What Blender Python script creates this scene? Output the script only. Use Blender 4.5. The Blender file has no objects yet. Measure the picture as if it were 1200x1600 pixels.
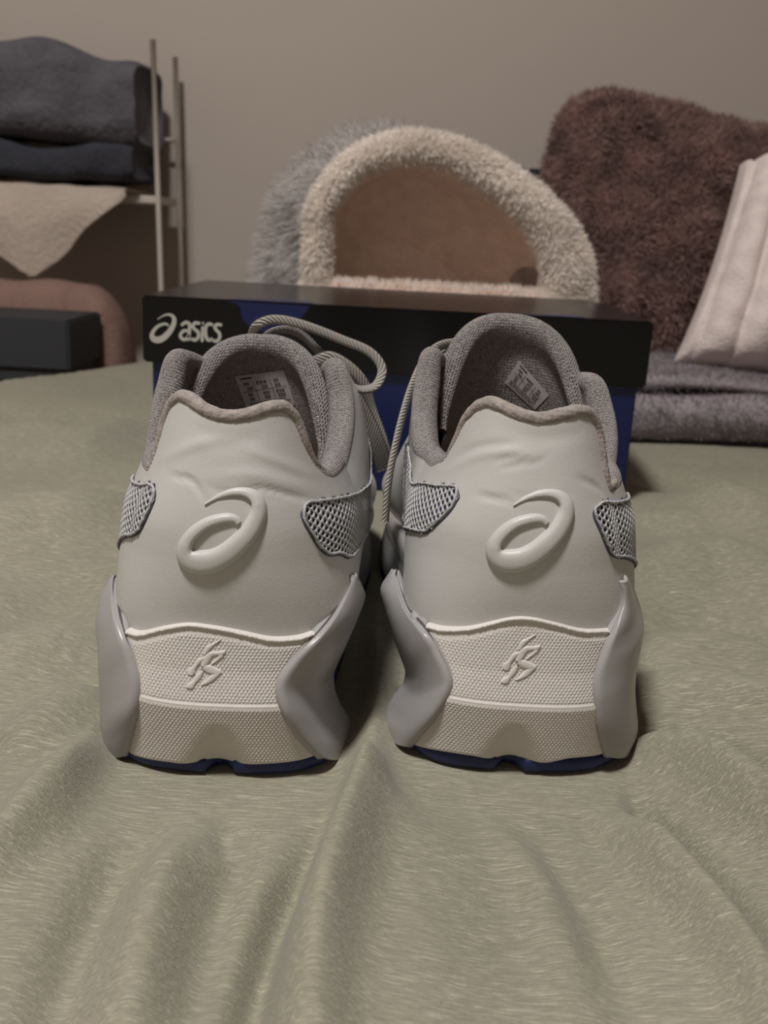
import bpy, math, random
import numpy as np
from math import radians, sin, cos, pi
from mathutils import Vector, Matrix
from mathutils.bvhtree import BVHTree
rng = np.random.default_rng(7); random.seed(7)
D = bpy.data; SC = bpy.context.scene; COL = SC.collection

# ---------------- camera, world, lamps, exposure ----------------
# lengths are in cm measured from a point on the bed under the camera; the bed top lies BZ cm above the floor
BZ = 56.0; S = 0.01
FPX = 1500.; PIT = radians(16.2); ROLL = radians(3.0); CH = 17.7
CAM = np.array([0, 0, CH]); F0 = np.array([0, cos(PIT), -sin(PIT)])
R0 = np.array([1., 0, 0]); U0 = np.array([0, sin(PIT), cos(PIT)])
RR = cos(ROLL)*R0 + sin(ROLL)*U0; UU = -sin(ROLL)*R0 + cos(ROLL)*U0
cd = D.cameras.new('camera'); co = D.objects.new('camera', cd); COL.objects.link(co)
co.matrix_world = Matrix([[RR[0], UU[0], -F0[0], 0], [RR[1], UU[1], -F0[1], 0], [RR[2], UU[2], -F0[2], (CH+BZ)*S], [0, 0, 0, 1]])
cd.sensor_fit = 'HORIZONTAL'; cd.sensor_width = 27; cd.lens = FPX/1200*27; cd.clip_start = 0.01
cd.dof.use_dof = True; cd.dof.focus_distance = 0.325; cd.dof.aperture_fstop = 18.0
SC.camera = co
w = D.worlds.new('world'); SC.world = w; w.use_nodes = True
w.node_tree.nodes['Background'].inputs[0].default_value = (0.55, 0.5, 0.44, 1)
w.node_tree.nodes['Background'].inputs[1].default_value = 0.05
LAMP = np.array([-38., -14., 182.])                      # ceiling lamp over the bed
KEY_W = 36.5
vs = SC.view_settings; vs.view_transform = 'Standard'; vs.look = 'None'; vs.gamma = 1; vs.use_curve_mapping = False
vs.exposure = 0.0
SC.cycles.max_bounces = 8
SC.cycles.use_denoising = True

def W(p): p = np.asarray(p, float); return (p + np.array([0, 0, BZ]))*S
def ray(px, py): return F0*FPX + RR*(px-600) + UU*(800-py)
def atY(px, py, Y): d = ray(px, py); return CAM + d*(Y/d[1])
def atZ(px, py, Z): d = ray(px, py); return CAM + d*((Z-CH)/d[2])

# ---------------- materials ----------------
def srgb(*c):
    c = [x/255 for x in c]; return tuple((x/12.92 if x <= .04045 else ((x+.055)/1.055)**2.4) for x in c) + (1,)
class NT:
    def __init__(s, name):
        s.m = D.materials.new(name); s.m.use_nodes = True; s.t = s.m.node_tree; s.b = s.t.nodes['Principled BSDF']
        s.tc = s.t.nodes.new('ShaderNodeTexCoord')
    def n(s, k, **kw):
        x = s.t.nodes.new('ShaderNode'+k)
        for a, v in kw.items(): setattr(x, a, v)
        return x
    def l(s, a, b): s.t.links.new(a, b)
    def map(s, co='Object', sc=(1, 1, 1), rot=(0, 0, 0)):
        m = s.n('Mapping'); m.inputs['Scale'].default_value = sc; m.inputs['Rotation'].default_value = rot
        s.l(s.tc.outputs[co], m.inputs['Vector']); return m.outputs[0]
    def noise(s, scale, detail=3, co='Object', sc=(1, 1, 1), rough=.5, rot=(0, 0, 0), dist=0):
        x = s.n('TexNoise'); x.inputs['Scale'].default_value = scale; x.inputs['Detail'].default_value = detail
        x.inputs['Roughness'].default_value = rough; x.inputs['Distortion'].default_value = dist
        s.l(s.map(co, sc, rot), x.inputs['Vector']); return x.outputs[0]
    def ramp(s, src, stops):
        r = s.n('ValToRGB'); e = r.color_ramp.elements
        while len(e) < len(stops): e.new(.5)
        for i, (p, c) in enumerate(stops): e[i].position = p; e[i].color = c
        s.l(src, r.inputs[0]); return r.outputs[0]
    def math(s, op, a, b=None, c=None):
        x = s.n('Math', operation=op)
        for i, v in enumerate((a, b, c)):
            if v is None: continue
            if isinstance(v, (int, float)): x.inputs[i].default_value = v
            else: s.l(v, x.inputs[i])
        return x.outputs[0]
    def bump(s, h, dist=.001, strength=1.):
        x = s.n('Bump'); x.inputs['Strength'].default_value = strength; x.inputs['Distance'].default_value = dist
        s.l(h, x.inputs['Height'])
        if s.b.inputs['Normal'].is_linked: s.l(s.b.inputs['Normal'].links[0].from_socket, x.inputs['Normal'])
        s.l(x.outputs[0], s.b.inputs['Normal'])
    def set(s, col=None, rough=.6, spec=.5, sheen=0, **kw):
        if col is not None:
            if isinstance(col, tuple): s.b.inputs['Base Color'].default_value = col
            else: s.l(col, s.b.inputs['Base Color'])
        s.b.inputs['Roughness'].default_value = rough; s.b.inputs['Specular IOR Level'].default_value = spec
        s.b.inputs['Sheen Weight'].default_value = sheen
        for k, v in kw.items(): s.b.inputs[k.replace('_', ' ')].default_value = v
        return s.m
def mixn(c, d=.12):
    return tuple(max(0, x*(1-d)) for x in c[:3])+(1,), tuple(x*(1+d) for x in c[:3])+(1,)
def plain(name, c, rough=.6, var=.08, scale=60, bump=0, bscale=400, **kw):
    t = NT(name); a, b = mixn(c, var)
    col = t.ramp(t.noise(scale), [(.3, a), (.7, b)])
    if bump: t.bump(t.noise(bscale, 2), bump)
    return t.set(col, rough, **kw)
def knit(name, c, pu=.12, pv=.12, depth=.0006):
    "knitted jersey: stitches as rows of small v shapes from the UVs (in cm)"
    t = NT(name); sx = t.n('SeparateXYZ'); t.l(t.tc.outputs['UV'], sx.inputs[0])
    u = t.math('DIVIDE', sx.outputs[0], pu); v = t.math('DIVIDE', sx.outputs[1], pv)
    fu = t.math('ABSOLUTE', t.math('SUBTRACT', t.math('FRACT', u), .5))
    ph = t.math('ADD', v, t.math('MULTIPLY', fu, 1.4))
    nz = t.noise(90, 2)
    h = t.math('MULTIPLY', t.math('ADD', t.math('SINE', t.math('MULTIPLY', t.math('ADD', ph, t.math('MULTIPLY', nz, .35)), 2*pi)), 1.0), t.math('ADD', t.math('MULTIPLY', fu, 1.4), .3))
    a, b = mixn(c, .2)
    t.bump(h, depth); t.bump(t.noise(900, 2), .0002)
    col = t.ramp(t.math('ADD', t.math('MULTIPLY', h, .4), t.math('MULTIPLY', t.noise(400, 2), .2)), [(.15, a), (.75, b)])
    return t.set(col, .9, .2, .25)
M = {}
def mats():
    t = NT('leather')
    a, b = mixn(srgb(190, 189, 186), .02); t.bump(t.noise(1500, 3), .00006); t.bump(t.noise(160, 3), .00005)
    M['leather'] = t.set(t.ramp(t.noise(35), [(.3, a), (.7, b)]), .42, .45)
    t = NT('moulded_rubber'); a, b = mixn(srgb(208, 203, 198), .02); t.bump(t.noise(700, 2), .00012)
    M['foam'] = t.set(t.ramp(t.noise(30), [(.3, a), (.7, b)]), .5, .4)
    t = NT('glossy_plastic'); a, b = mixn(srgb(158, 156, 156), .03)
    M['plastic'] = t.set(t.ramp(t.noise(14), [(.3, a), (.7, b)]), .3, .5)
    M['core'] = plain('midsole_core', srgb(150, 148, 146), .5)
    M['blue_rubber'] = plain('navy_rubber', srgb(20, 33, 84), .5, .1)
    M['knit'] = knit('lining_knit', srgb(182, 173, 170), .13, .10, .0008)
    M['knit_tongue'] = knit('tongue_knit', srgb(178, 170, 167), .17, .13, .0010)
    M['rope'] = plain('piping_yarn', srgb(150, 141, 136), .9, .25, 400, .0003, 900)
    M['inner'] = plain('insole_cloth', srgb(128, 112, 108), .9, .1, 200, .0002)
    M['mesh_white'] = plain('mesh_yarn', srgb(174, 174, 176), .7, .12, 500, .0003, 1500)
    M['mesh_blue'] = plain('mesh_backing', srgb(14, 20, 60), .7)
    M['sidemesh'] = plain('side_textile', srgb(178, 178, 184), .8, .1, 400, .0004, 900)
    M['rim_shadow'] = plain('rim_shadow_tone', srgb(70, 70, 88), .8)  # dark tone for the shadow drawn under the mesh rims
    M['tag'] = plain('label_cloth', srgb(172, 167, 167), .8, .03)
    M['ink'] = plain('label_ink', srgb(40, 38, 42), .8)
    t = NT('lace'); wv = t.n('TexWave', wave_type='BANDS', bands_direction='DIAGONAL'); wv.inputs['Scale'].default_value = 3.6; wv.inputs['Distortion'].default_value = .6
    t.l(t.tc.outputs['UV'], wv.inputs['Vector']); t.bump(wv.outputs[1], .0004)
    a, b = mixn(srgb(156, 151, 145), .07); M['lace'] = t.set(t.ramp(wv.outputs[1], [(.1, a), (.7, b)]), .9, .2)
    # shoe box
    M['box_black'] = plain('box_print_black', srgb(7, 7, 9), .24, .1, 20, spec=.35)
    M['box_blue'] = plain('box_print_blue', srgb(9, 24, 74), .4, .05, 20)
    M['box_white'] = plain('box_print_white', srgb(178, 176, 168), .5, .03)
    # duvet cover: heathered weave with pale slubs running across
    t = NT('duvet_cotton')
    wn = t.n('TexNoise'); wn.inputs['Scale'].default_value = 16; wn.inputs['Detail'].default_value = 1; t.l(t.tc.outputs['Object'], wn.inputs['Vector'])
    wa = t.n('VectorMath', operation='MULTIPLY_ADD'); wa.inputs[1].default_value = (.005, .010, 0); t.l(wn.outputs[1], wa.inputs[0]); t.l(t.tc.outputs['Object'], wa.inputs[2])
    def wz(sc, det, rg):
        m_ = t.n('Mapping'); m_.inputs['Scale'].default_value = sc; t.l(wa.outputs[0], m_.inputs['Vector'])
        x = t.n('TexNoise'); x.inputs['Scale'].default_value = 1; x.inputs['Detail'].default_value = det; x.inputs['Roughness'].default_value = rg; t.l(m_.outputs[0], x.inputs['Vector']); return x.outputs[0]
    base = t.ramp(t.noise(9, 3), [(.3, srgb(139, 136, 119)), (.7, srgb(151, 147, 129))])
    s1 = t.ramp(wz((120, 3000, 500), 4, .6), [(.52, (0, 0, 0, 1)), (.68, (1, 1, 1, 1))])
    s2 = t.ramp(wz((180, 2600, 700), 3, .6), [(.36, (1, 1, 1, 1)), (.54, (0, 0, 0, 1))])
    mx = t.n('MixRGB'); mx.inputs[2].default_value = srgb(222, 216, 196); t.l(base, mx.inputs[1]); t.l(t.math('MULTIPLY', s1, .5), mx.inputs[0])
    mx2 = t.n('MixRGB'); mx2.inputs[2].default_value = srgb(104, 101, 88); t.l(mx.outputs[0], mx2.inputs[1]); t.l(t.math('MULTIPLY', s2, .38), mx2.inputs[0])
    t.bump(wz((300, 2400, 900), 3, .6), .0005); t.bump(t.noise(2400, 2), .0002)
    M['duvet'] = t.set(mx2.outputs[0], .85, .2, .15)
    M['wall'] = plain('wall_paint', srgb(190, 179, 170), .85, .015, 3, .0002, 300)
    M['ceil'] = plain('ceiling_paint', srgb(180, 174, 166), .9, .02, 3)
    M['floor'] = plain('carpet', srgb(120, 100, 82), .95, .1, 60, .002, 300)
    M['trim'] = plain('trim_paint', srgb(210, 205, 196), .5, .02)
    M['fur_grey'] = plain('fur_grey', srgb(212, 208, 206), .75, .14, 40)
    M['fur_cream'] = plain('fleece_cream', srgb(252, 246, 240), .8, .04, 40)
    M['cave_in'] = plain('fleece_inside', srgb(246, 236, 226), .9, .08, 60, .002, 200)
    M['cave_pad'] = plain('cushion_shade_brown', srgb(176, 128, 100), .9, .1, 40, .002, 200)  # brown that puts the shade low inside the cave into the colour
    M['fur_brown'] = plain('fur_mauve_brown', srgb(170, 142, 136), .8, .3, 30)
    M['rib'] = plain('ribbed_plush', srgb(218, 205, 200), .85, .06, 60, .0015, 350)
    M['throw'] = plain('grey_plush', srgb(142, 133, 137), .85, .2, 60, .002, 250)
    M['throw_fur'] = plain('grey_plush_pile', srgb(150, 141, 146), .85, .22, 40)
    M['blanket'] = plain('slate_fleece', srgb(86, 84, 90), .9, .25, 18, .003, 120)
    M['blanket2'] = plain('dark_slate_fleece', srgb(50, 51, 60), .9, .2, 18, .003, 120)
    M['fleece_w'] = plain('pale_fleece', srgb(184, 170, 158), .9, .08, 18, .003, 120)
    M['rack'] = plain('rack_enamel', srgb(200, 190, 180), .5, .02)
    M['pink'] = plain('pink_cloth', srgb(140, 111, 101), .9, .1, 12, .002, 200)
    M['darkbox'] = plain('charcoal_card', srgb(50, 52, 56), .7, .08, 12)
    M['wood'] = plain('orange_wood', srgb(150, 96, 52), .5, .15, 30)
    M['head'] = plain('headboard_paint', srgb(30, 34, 32), .5, .1)
    M['mattress'] = plain('mattress_cloth', srgb(190, 186, 176), .9, .05)
    t = NT('lamp_glow'); t.set(srgb(255, 240, 220), .5); t.b.inputs['Emission Color'].default_value = (1, .8, .6, 1); t.b.inputs['Emission Strength'].default_value = 3
    M['glow'] = t.m
    M['metal'] = plain('lamp_metal', srgb(120, 115, 110), .35, .03, Metallic=.8)
mats()
for k in ('fur_grey', 'fur_cream', 'fur_brown', 'throw_fur'):
    t = M[k].node_tree; b = t.nodes['Principled BSDF']; tr = t.nodes.new('ShaderNodeBsdfTranslucent'); mx = t.nodes.new('ShaderNodeMixShader')
    t.links.new(b.inputs['Base Color'].links[0].from_socket, tr.inputs[0]); mx.inputs[0].default_value = .5
    out = t.nodes['Material Output']; t.links.new(b.outputs[0], mx.inputs[1]); t.links.new(tr.outputs[0], mx.inputs[2]); t.links.new(mx.outputs[0], out.inputs[0])

# ---------------- mesh helpers ----------------
def link(name, me, mat, parent=None):
    o = D.objects.new(name, me); COL.objects.link(o)
    if mat is not None: me.materials.append(mat if not isinstance(mat, str) else M[mat])
    if parent is not None: o.parent = parent
    return o
def mesh(name, v, f, mat, parent=None, uv=None, smooth=True, base=None, flip=False):
    "v in cm (bed coordinates or the parent's own), linked as one object"
    v = np.asarray(v, float)
    if parent is None: v = (v+np.array([0, 0, BZ]))*S
    elif 'wb' in parent or (parent.parent and 'wb' in parent.parent): v = (v - np.array((parent if 'wb' in parent else parent.parent)['wb']))*S
    else: v = v*S
    if flip: f = [tuple(reversed(q)) for q in f]
    me = D.meshes.new(name); me.from_pydata(v.tolist(), [], [tuple(int(i) for i in q) for q in f]); me.update()
    if smooth: me.polygons.foreach_set('use_smooth', [True]*len(me.polygons))
    if uv is not None:
        li = np.empty(len(me.loops), int); me.loops.foreach_get('vertex_index', li)
        lay = me.uv_layers.new(name='UVMap'); lay.data.foreach_set('uv', np.asarray(uv, float)[li].ravel())
    return link(name, me, mat, parent)
def thing(name, label, cat, base=(0, 0, 0), group=None, yaw=None):
    o = D.objects.new(name, None); COL.objects.link(o); o.empty_display_size = .05
    o.location = Vector(W(base)); o['label'] = label; o['category'] = cat
    if group: o['group'] = group
    if yaw is None: o['wb'] = [float(x) for x in base]        # children give bed coordinates
    else: o.rotation_euler = (0, 0, yaw)
    return o
def tag(o, label, cat, group=None):
    o['label'] = label; o['category'] = cat
    if group: o['group'] = group
    return o
def gfaces(nu, nv, cu=False, cv=False):
    i, j = np.meshgrid(np.arange(nu if cu else nu-1), np.arange(nv if cv else nv-1), indexing='ij')
    i2 = (i+1) % nu; j2 = (j+1) % nv
    return np.stack([i*nv+j, i2*nv+j, i2*nv+j2, i*nv+j2], -1).reshape(-1, 4)
def grid(name, P, mat, parent=None, cu=False, cv=False, flip=False, uvs=True, caps=False, smooth=True, **kw):
    P = np.asarray(P, float); nu, nv = P.shape[:2]
    uv = None
    if uvs:
        su = np.concatenate([[0], np.cumsum(np.linalg.norm(np.diff(P[:, nv//2], axis=0), axis=1))])
        sv = np.concatenate([np.zeros((nu, 1)), np.cumsum(np.linalg.norm(np.diff(P, axis=1), axis=2), axis=1)], axis=1)
        uv = np.stack([np.broadcast_to(su[:, None], (nu, nv)), sv], -1).reshape(-1, 2)
    f = gfaces(nu, nv, cu, cv).tolist()
    if caps and cv: f += [list(range(nv))[::-1], [(nu-1)*nv+k for k in range(nv)]]
    return mesh(name, P.reshape(-1, 3), f, mat, parent, uv, smooth, flip=flip, **kw)
def solid(o, th, off=-1):
    m = o.modifiers.new('Solid', 'SOLIDIFY'); m.thickness = th*S; m.offset = off; return o
def catmull(pts, n, closed=False):
    "smooth chord-length resample of a polyline to n points"
    p = np.asarray(pts, float)
    if closed: p = np.vstack([p, p[:1]])
    d = np.linalg.norm(np.diff(p[:, :min(3, p.shape[1])], axis=0), axis=1); t = np.concatenate([[0], np.cumsum(np.sqrt(d)+1e-9)])
    m = np.zeros_like(p)
    m[1:-1] = (p[2:]-p[:-2])/(t[2:]-t[:-2])[:, None]
    m[0] = (p[1]-p[0])/(t[1]-t[0]); m[-1] = (p[-1]-p[-2])/(t[-1]-t[-2])
    if closed: m[0] = m[-1] = (p[1]-p[-2])/((t[1]-t[0])+(t[-1]-t[-2]))
    fine = np.linspace(0, t[-1], max(n*6, 60)); k = np.clip(np.searchsorted(t, fine, side='right')-1, 0, len(t)-2)
    h = (t[k+1]-t[k]); s = ((fine-t[k])/h)[:, None]; h = h[:, None]
    q = (2*s**3-3*s**2+1)*p[k]+(s**3-2*s**2+s)*h*m[k]+(-2*s**3+3*s**2)*p[k+1]+(s**3-s**2)*h*m[k+1]
    dd = np.concatenate([[0], np.cumsum(np.linalg.norm(np.diff(q[:, :min(3, q.shape[1])], axis=0), axis=1))])
    out = np.linspace(0, dd[-1], n+1 if closed else n)
    r = np.stack([np.interp(out, dd, q[:, c]) for c in range(p.shape[1])], -1)
    return r[:-1] if closed else r
def nrm(a): return a/np.maximum(np.linalg.norm(a, axis=-1, keepdims=True), 1e-9)
def frames(path, up0=(0, 0, 1)):
    T = nrm(np.gradient(path, axis=0)); A = np.zeros_like(path); a = np.array(up0, float)
    for i in range(len(path)):
        a = a - T[i]*(a@T[i])
        if np.linalg.norm(a) < 1e-3: a = np.cross(T[i], [1, .3, .2])
        a = a/np.linalg.norm(a); A[i] = a
    return T, A, np.cross(T, A)
def sweep(name, path, wid, thk, mat, parent=None, up=(0, 0, 1), ns=10, sq=2.6, flip=False, twist=0, closed=False, A=None):
    "oval-section strip: wid across (side axis), thk along the up axis"
    path = np.asarray(path, float); T, A0, B = frames(path, up)
    if A is not None: A0 = nrm(A - T*np.sum(A*T, -1, keepdims=True)); B = np.cross(T, A0)
    th = np.linspace(0, 2*pi, ns, endpoint=False)
    cx = np.sign(np.cos(th))*np.abs(np.cos(th))**(2/sq); cy = np.sign(np.sin(th))*np.abs(np.sin(th))**(2/sq)
    wid = np.broadcast_to(wid, (len(path),)); thk = np.broadcast_to(thk, (len(path),))
    P = path[:, None]+B[:, None]*(cx[None, :, None]*wid[:, None, None]/2)+A0[:, None]*(cy[None, :, None]*thk[:, None, None]/2)
    return grid(name, P, mat, parent, cv=True, cu=closed, caps=not closed, flip=not flip)
def wave(x, y, seed, n=14, f0=.3, f1=3, pw=1.):
    r = np.random.default_rng(seed); z = 0*x
    for k in range(n):
        f = f0*(f1/f0)**(k/(n-1)); a = r.uniform(0, 2*pi); z = z+np.sin(x*f*np.cos(a)+y*f*np.sin(a)+r.uniform(0, 6.28)+.6*np.sin(x*f*.4*np.sin(a+1)+y*f*.5+k))/(f/f0)**pw
    return z
def sdist(P, Q):
    "distance from points P (...,2) to polyline Q, with the parameter along it and the side sign"
    best = np.full(P.shape[:-1], 1e9); tt = np.zeros_like(best); sg = np.zeros_like(best); L = len(Q)-1
    for k in range(L):
        a, b = Q[k], Q[k+1]; ab = b-a; t = np.clip(((P-a)@ab)/(ab@ab), 0, 1); pr = a+t[..., None]*ab
        d = np.linalg.norm(P-pr, axis=-1); m = d < best
        best = np.where(m, d, best); tt = np.where(m, (k+t)/L, tt)
        cr = ab[0]*(P[..., 1]-a[1])-ab[1]*(P[..., 0]-a[0]); sg = np.where(m, np.sign(cr), sg)
    return best, tt, sg
def inpoly(x, y, poly):
    c = np.zeros(np.shape(x), bool); j = len(poly)-1
    for i in range(len(poly)):
        xi, yi = poly[i]; xj, yj = poly[j]
        c ^= ((yi > y) != (yj > y)) & (x < (xj-xi)*(y-yi)/((yj-yi)+1e-12)+xi); j = i
    return c
def fur(name, P, n, length, width, mat, parent, droop=.5, lean=(0, 0, 0), jit=.35, flip=1, clump=0, mask=None, seed=1):
    "pile of tapering blades standing on the grid surface P"
    r = np.random.default_rng(seed); nu, nv = P.shape[:2]
    u = r.uniform(0, nu-1.001, n*3); v = r.uniform(0, nv-1.001, n*3); i = u.astype(int); j = v.astype(int)
    du = P[i+1, j]-P[i, j]; dv = P[i, j+1]-P[i, j]; N = np.cross(du, dv); ar = np.linalg.norm(N, axis=1)
    keep = r.uniform(0, 1, n*3) < ar/np.quantile(ar, .98)*1.0
    if mask is not None: keep &= mask(P[i, j])
    idx = np.nonzero(keep)[0][:n]; i, j, u, v, N, du, dv = i[idx], j[idx], u[idx], v[idx], N[idx], du[idx], dv[idx]
    fu = (u-i)[:, None]; fv = (v-j)[:, None]
    B = P[i, j]+du*fu+dv*fv; N = nrm(N)*flip;  k = len(B)
    J = r.normal(0, 1, (k, 3)); J = nrm(J)*jit
    if clump:
        cl = np.stack([np.sin(B[:, 0]*clump+3*np.sin(B[:, 2]*clump*.7)), np.sin(B[:, 1]*clump+1+2*np.sin(B[:, 0]*clump*.5)), np.sin(B[:, 2]*clump*1.1+2+2*np.sin(B[:, 1]*clump*.6))], -1)
        J = J+cl*.45
    d0 = nrm(N+J+np.array(lean)); L = length*r.uniform(.6, 1.15, (k, 1))
    side = nrm(nrm(np.cross(d0, N+1e-4))+.35*r.normal(0, 1, (k, 3)))*width/2
    mid = B+d0*L*.55; tip = mid+nrm(d0+np.array([0, 0, -droop]))*L*.5
    V = np.stack([B-side, B+side, mid-side*.8, mid+side*.8, tip], 1).reshape(-1, 3)
    o = np.arange(k)*5
    me_f = np.concatenate([np.stack([o, o+1, o+3], -1), np.stack([o, o+3, o+2], -1), np.stack([o+2, o+3, o+4], -1)])
    ob = mesh(name, V, me_f.tolist(), mat, parent, smooth=False); ob['kind'] = 'stuff'
    return ob
def box(name, x, y, z, mat, parent=None, bev=.3):
    import bmesh
    bm = bmesh.new(); bmesh.ops.create_cube(bm, size=1)
    for q in bm.verts: q.co = Vector((x[0]+(q.co.x+.5)*(x[1]-x[0]), y[0]+(q.co.y+.5)*(y[1]-y[0]), z[0]+(q.co.z+.5)*(z[1]-z[0])))
    if bev: bmesh.ops.bevel(bm, geom=list(bm.edges), offset=bev, segments=2, affect='EDGES')
    v = [tuple(q.co) for q in bm.verts]; bm.verts.index_update(); f = [[q.index for q in fc.verts] for fc in bm.faces]; bm.free()
    return mesh(name, v, f, mat, parent, smooth=False)

# ---------------- the room ----------------
def room():
    fz = -BZ
    def st(o): o['kind'] = 'structure'; return o
    st(box('floor', (-150, 250), (-160, 165), (fz-4, fz), 'floor', bev=0))
    st(box('wall_back', (-150, 250), (165, 175), (fz, 190), 'wall', bev=0))
    st(box('wall_front', (-150, 250), (-170, -160), (fz, 190), 'wall', bev=0))
    st(box('wall_left', (-160, -150), (-170, 175), (fz, 190), 'wall', bev=0))
    st(box('wall_right', (250, 260), (-170, 175), (fz, 190), 'wall', bev=0))
    st(box('ceiling', (-150, 250), (-160, 165), (190, 195), 'ceil', bev=0))
    st(box('baseboard_back', (-150, 250), (163.6, 165), (fz, fz+9), 'trim', bev=.3))
    L = thing('ceiling_lamp', 'round white ceiling lamp above the bed, outside the frame', 'lamp', (LAMP[0], LAMP[1], 190))
    th = np.linspace(0, 2*pi, 48, endpoint=False)
    def lathe(name, prof, mat):
        P = np.array([[(LAMP[0]+r*cos(a), LAMP[1]+r*sin(a), z) for (r, z) in prof] for a in th]); return grid(name, P, mat, L, cu=True)
    lathe('base_plate', [(0.1, 190), (21, 190), (21, 187.5), (19, 187)], 'metal')
    lathe('diffuser', [(19, 187.2), (18.5, 185), (14, 183.4), (7, 182.6), (.1, 182.4)], 'glow')
    ld = D.lights.new('lamp_light', 'AREA'); ld.shape = 'DISK'; ld.size = .26; ld.energy = KEY_W; ld.color = (1, .97, .94)
    lo = D.objects.new('lamp_light', ld); COL.objects.link(lo); lo.parent = L
    lo.location = (0, 0, -.09)
room()

# ---------------- the bed ----------------
def bedx(y): return -42.5+.5*(y-103.7)
def fold(X, Y, px, h, wd, asym=0, taper=True):
    Q = np.array([atZ(a, b, 0)[:2] for a, b in px]); Q = catmull(Q, 24)
    d, t, s = sdist(np.stack([X, Y], -1), Q)
    return h*np.exp(-(d/wd)**2)*np.sin(np.clip(t, 0, 1)*pi)**.6
SHOES = [(-4.9, 28.6), (5.0, 29.7)]
def bedz(X, Y):
    n = wave(X, Y, 3, 12, .05, .5, .9)*.16 + wave(X, Y, 5, 12, .35, 2.2, 1.3)*.045
    far = np.clip((Y-45)/40, 0, 1)
    z = n*(.9+1.1*far) + .9*np.exp(-((X+31)/12)**2-((Y-126)/14)**2)
    zf = 0*X
    for px, h, wd in [
        ([(600, 1000), (590, 1060), (580, 1120), (570, 1200), (558, 1290)], 1.0, .8),
        ([(580, 1120), (566, 1200), (552, 1290), (525, 1390), (490, 1520), (470, 1900)], 1.25, .95),
        ([(640, 1200), (640, 1290), (640, 1400), (620, 1550), (600, 1900)], .5, 2.4),
        ([(556, 1170), (522, 1260), (478, 1350), (430, 1460), (380, 1650), (360, 1900)], -.95, .6),
        ([(800, 1205), (880, 1210), (970, 1290), (1080, 1410), (1190, 1550), (1300, 1800)], .95, .85),
        ([(850, 1180), (960, 1225), (1060, 1310), (1160, 1420), (1300, 1620)], -1.1, .62),
        ([(985, 1160), (1080, 1205), (1180, 1280), (1350, 1380)], 1.3, 1.1),
        ([(960, 1120), (1060, 1140), (1200, 1175), (1350, 1190)], -1.0, .75),
        ([(985, 1080), (1080, 1085), (1200, 1110), (1350, 1110)], .9, 1.3),
        ([(170, 1170), (110, 1230), (30, 1320), (-80, 1400)], .8, .9),
        ([(0, 1180), (80, 1150), (150, 1090)], .7, 1.3),
        ([(250, 1220), (225, 1290), (160, 1390), (90, 1560), (40, 1800)], -.55, .75),
        ([(310, 1225), (300, 1300), (250, 1420), (205, 1620), (190, 1900)], .6, .8),
        ([(346, 1195), (348, 1225), (352, 1270), (350, 1340)], -.9, .42),
        ([(400, 1230), (385, 1310), (340, 1430), (290, 1650)], -.35, .6),
        ([(650, 1185), (740, 1250), (850, 1390), (920, 1620)], .4, .9),
        ([(700, 1190), (790, 1250), (900, 1400), (1000, 1620)], -.35, .8),
        ([(850, 1205), (860, 1230), (900, 1270), (960, 1340)], -.5, .5),
        ([(-60, 880), (40, 840), (110, 835), (190, 790)], 1.6, 3.6), ([(-60, 770), (60, 790), (120, 780), (190, 760)], -1.3, 2.8),
        ([(-60, 700), (60, 690), (150, 705), (230, 660)], 1.6, 4.5), ([(-60, 640), (80, 650), (180, 640)], -1.2, 4),
        ([(-60, 960), (60, 950), (150, 900)], -.9, 2.4), ([(-60, 1040), (60, 1040), (150, 1000)], .8, 2),
        ([(1000, 810), (1100, 800), (1260, 840)], 1.8, 3.6), ([(1000, 760), (1100, 750), (1260, 770)], -1.4, 3.5),
        ([(1000, 905), (1110, 885), (1260, 935)], 1.3, 2.6), ([(1000, 960), (1110, 950), (1260, 1000)], -.9, 2), ([(1000, 1030), (1110, 1020), (1260, 1050)], .7, 1.6)]:
        zf = zf+fold(X, Y, px, h, wd)
    damp = np.clip((Y-25.5)/5, 0, 1); damp = damp*damp*(3-2*damp)*np.clip(1-(np.abs(X)-3)/2, 0, 1)
    z = z+zf*1.6*(1-.78*damp)
    # pressed flat under the shoes and the shoe box
    for (sx, sy) in SHOES:
        xx = np.abs(X-sx)/4.35; yy = np.abs(Y-(sy+14))/17.6
        q = (xx**5+yy**5)**.2; m = np.clip((q-.90)/.26, 0, 1); m = m*m*(3-2*m)
        z = z*m+(-.12)*(1-m)
    q = np.maximum(np.abs(X-.3)/19, np.abs(Y-77)/12.5); m = np.clip((q-.97)/.25, 0, 1); z = z*m - .05*(1-m)
    q = np.maximum(np.abs(X-2)/21, np.abs(Y-106)/18.5); m = np.clip((q-.97)/.25, 0, 1); z = z*m - .05*(1-m)
    q = np.maximum(np.abs(X-58)/39, np.abs(Y-120)/34); m = np.clip((q-.97)/.12, 0, 1); z = z*m - .05*(1-m)
    return z
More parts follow.
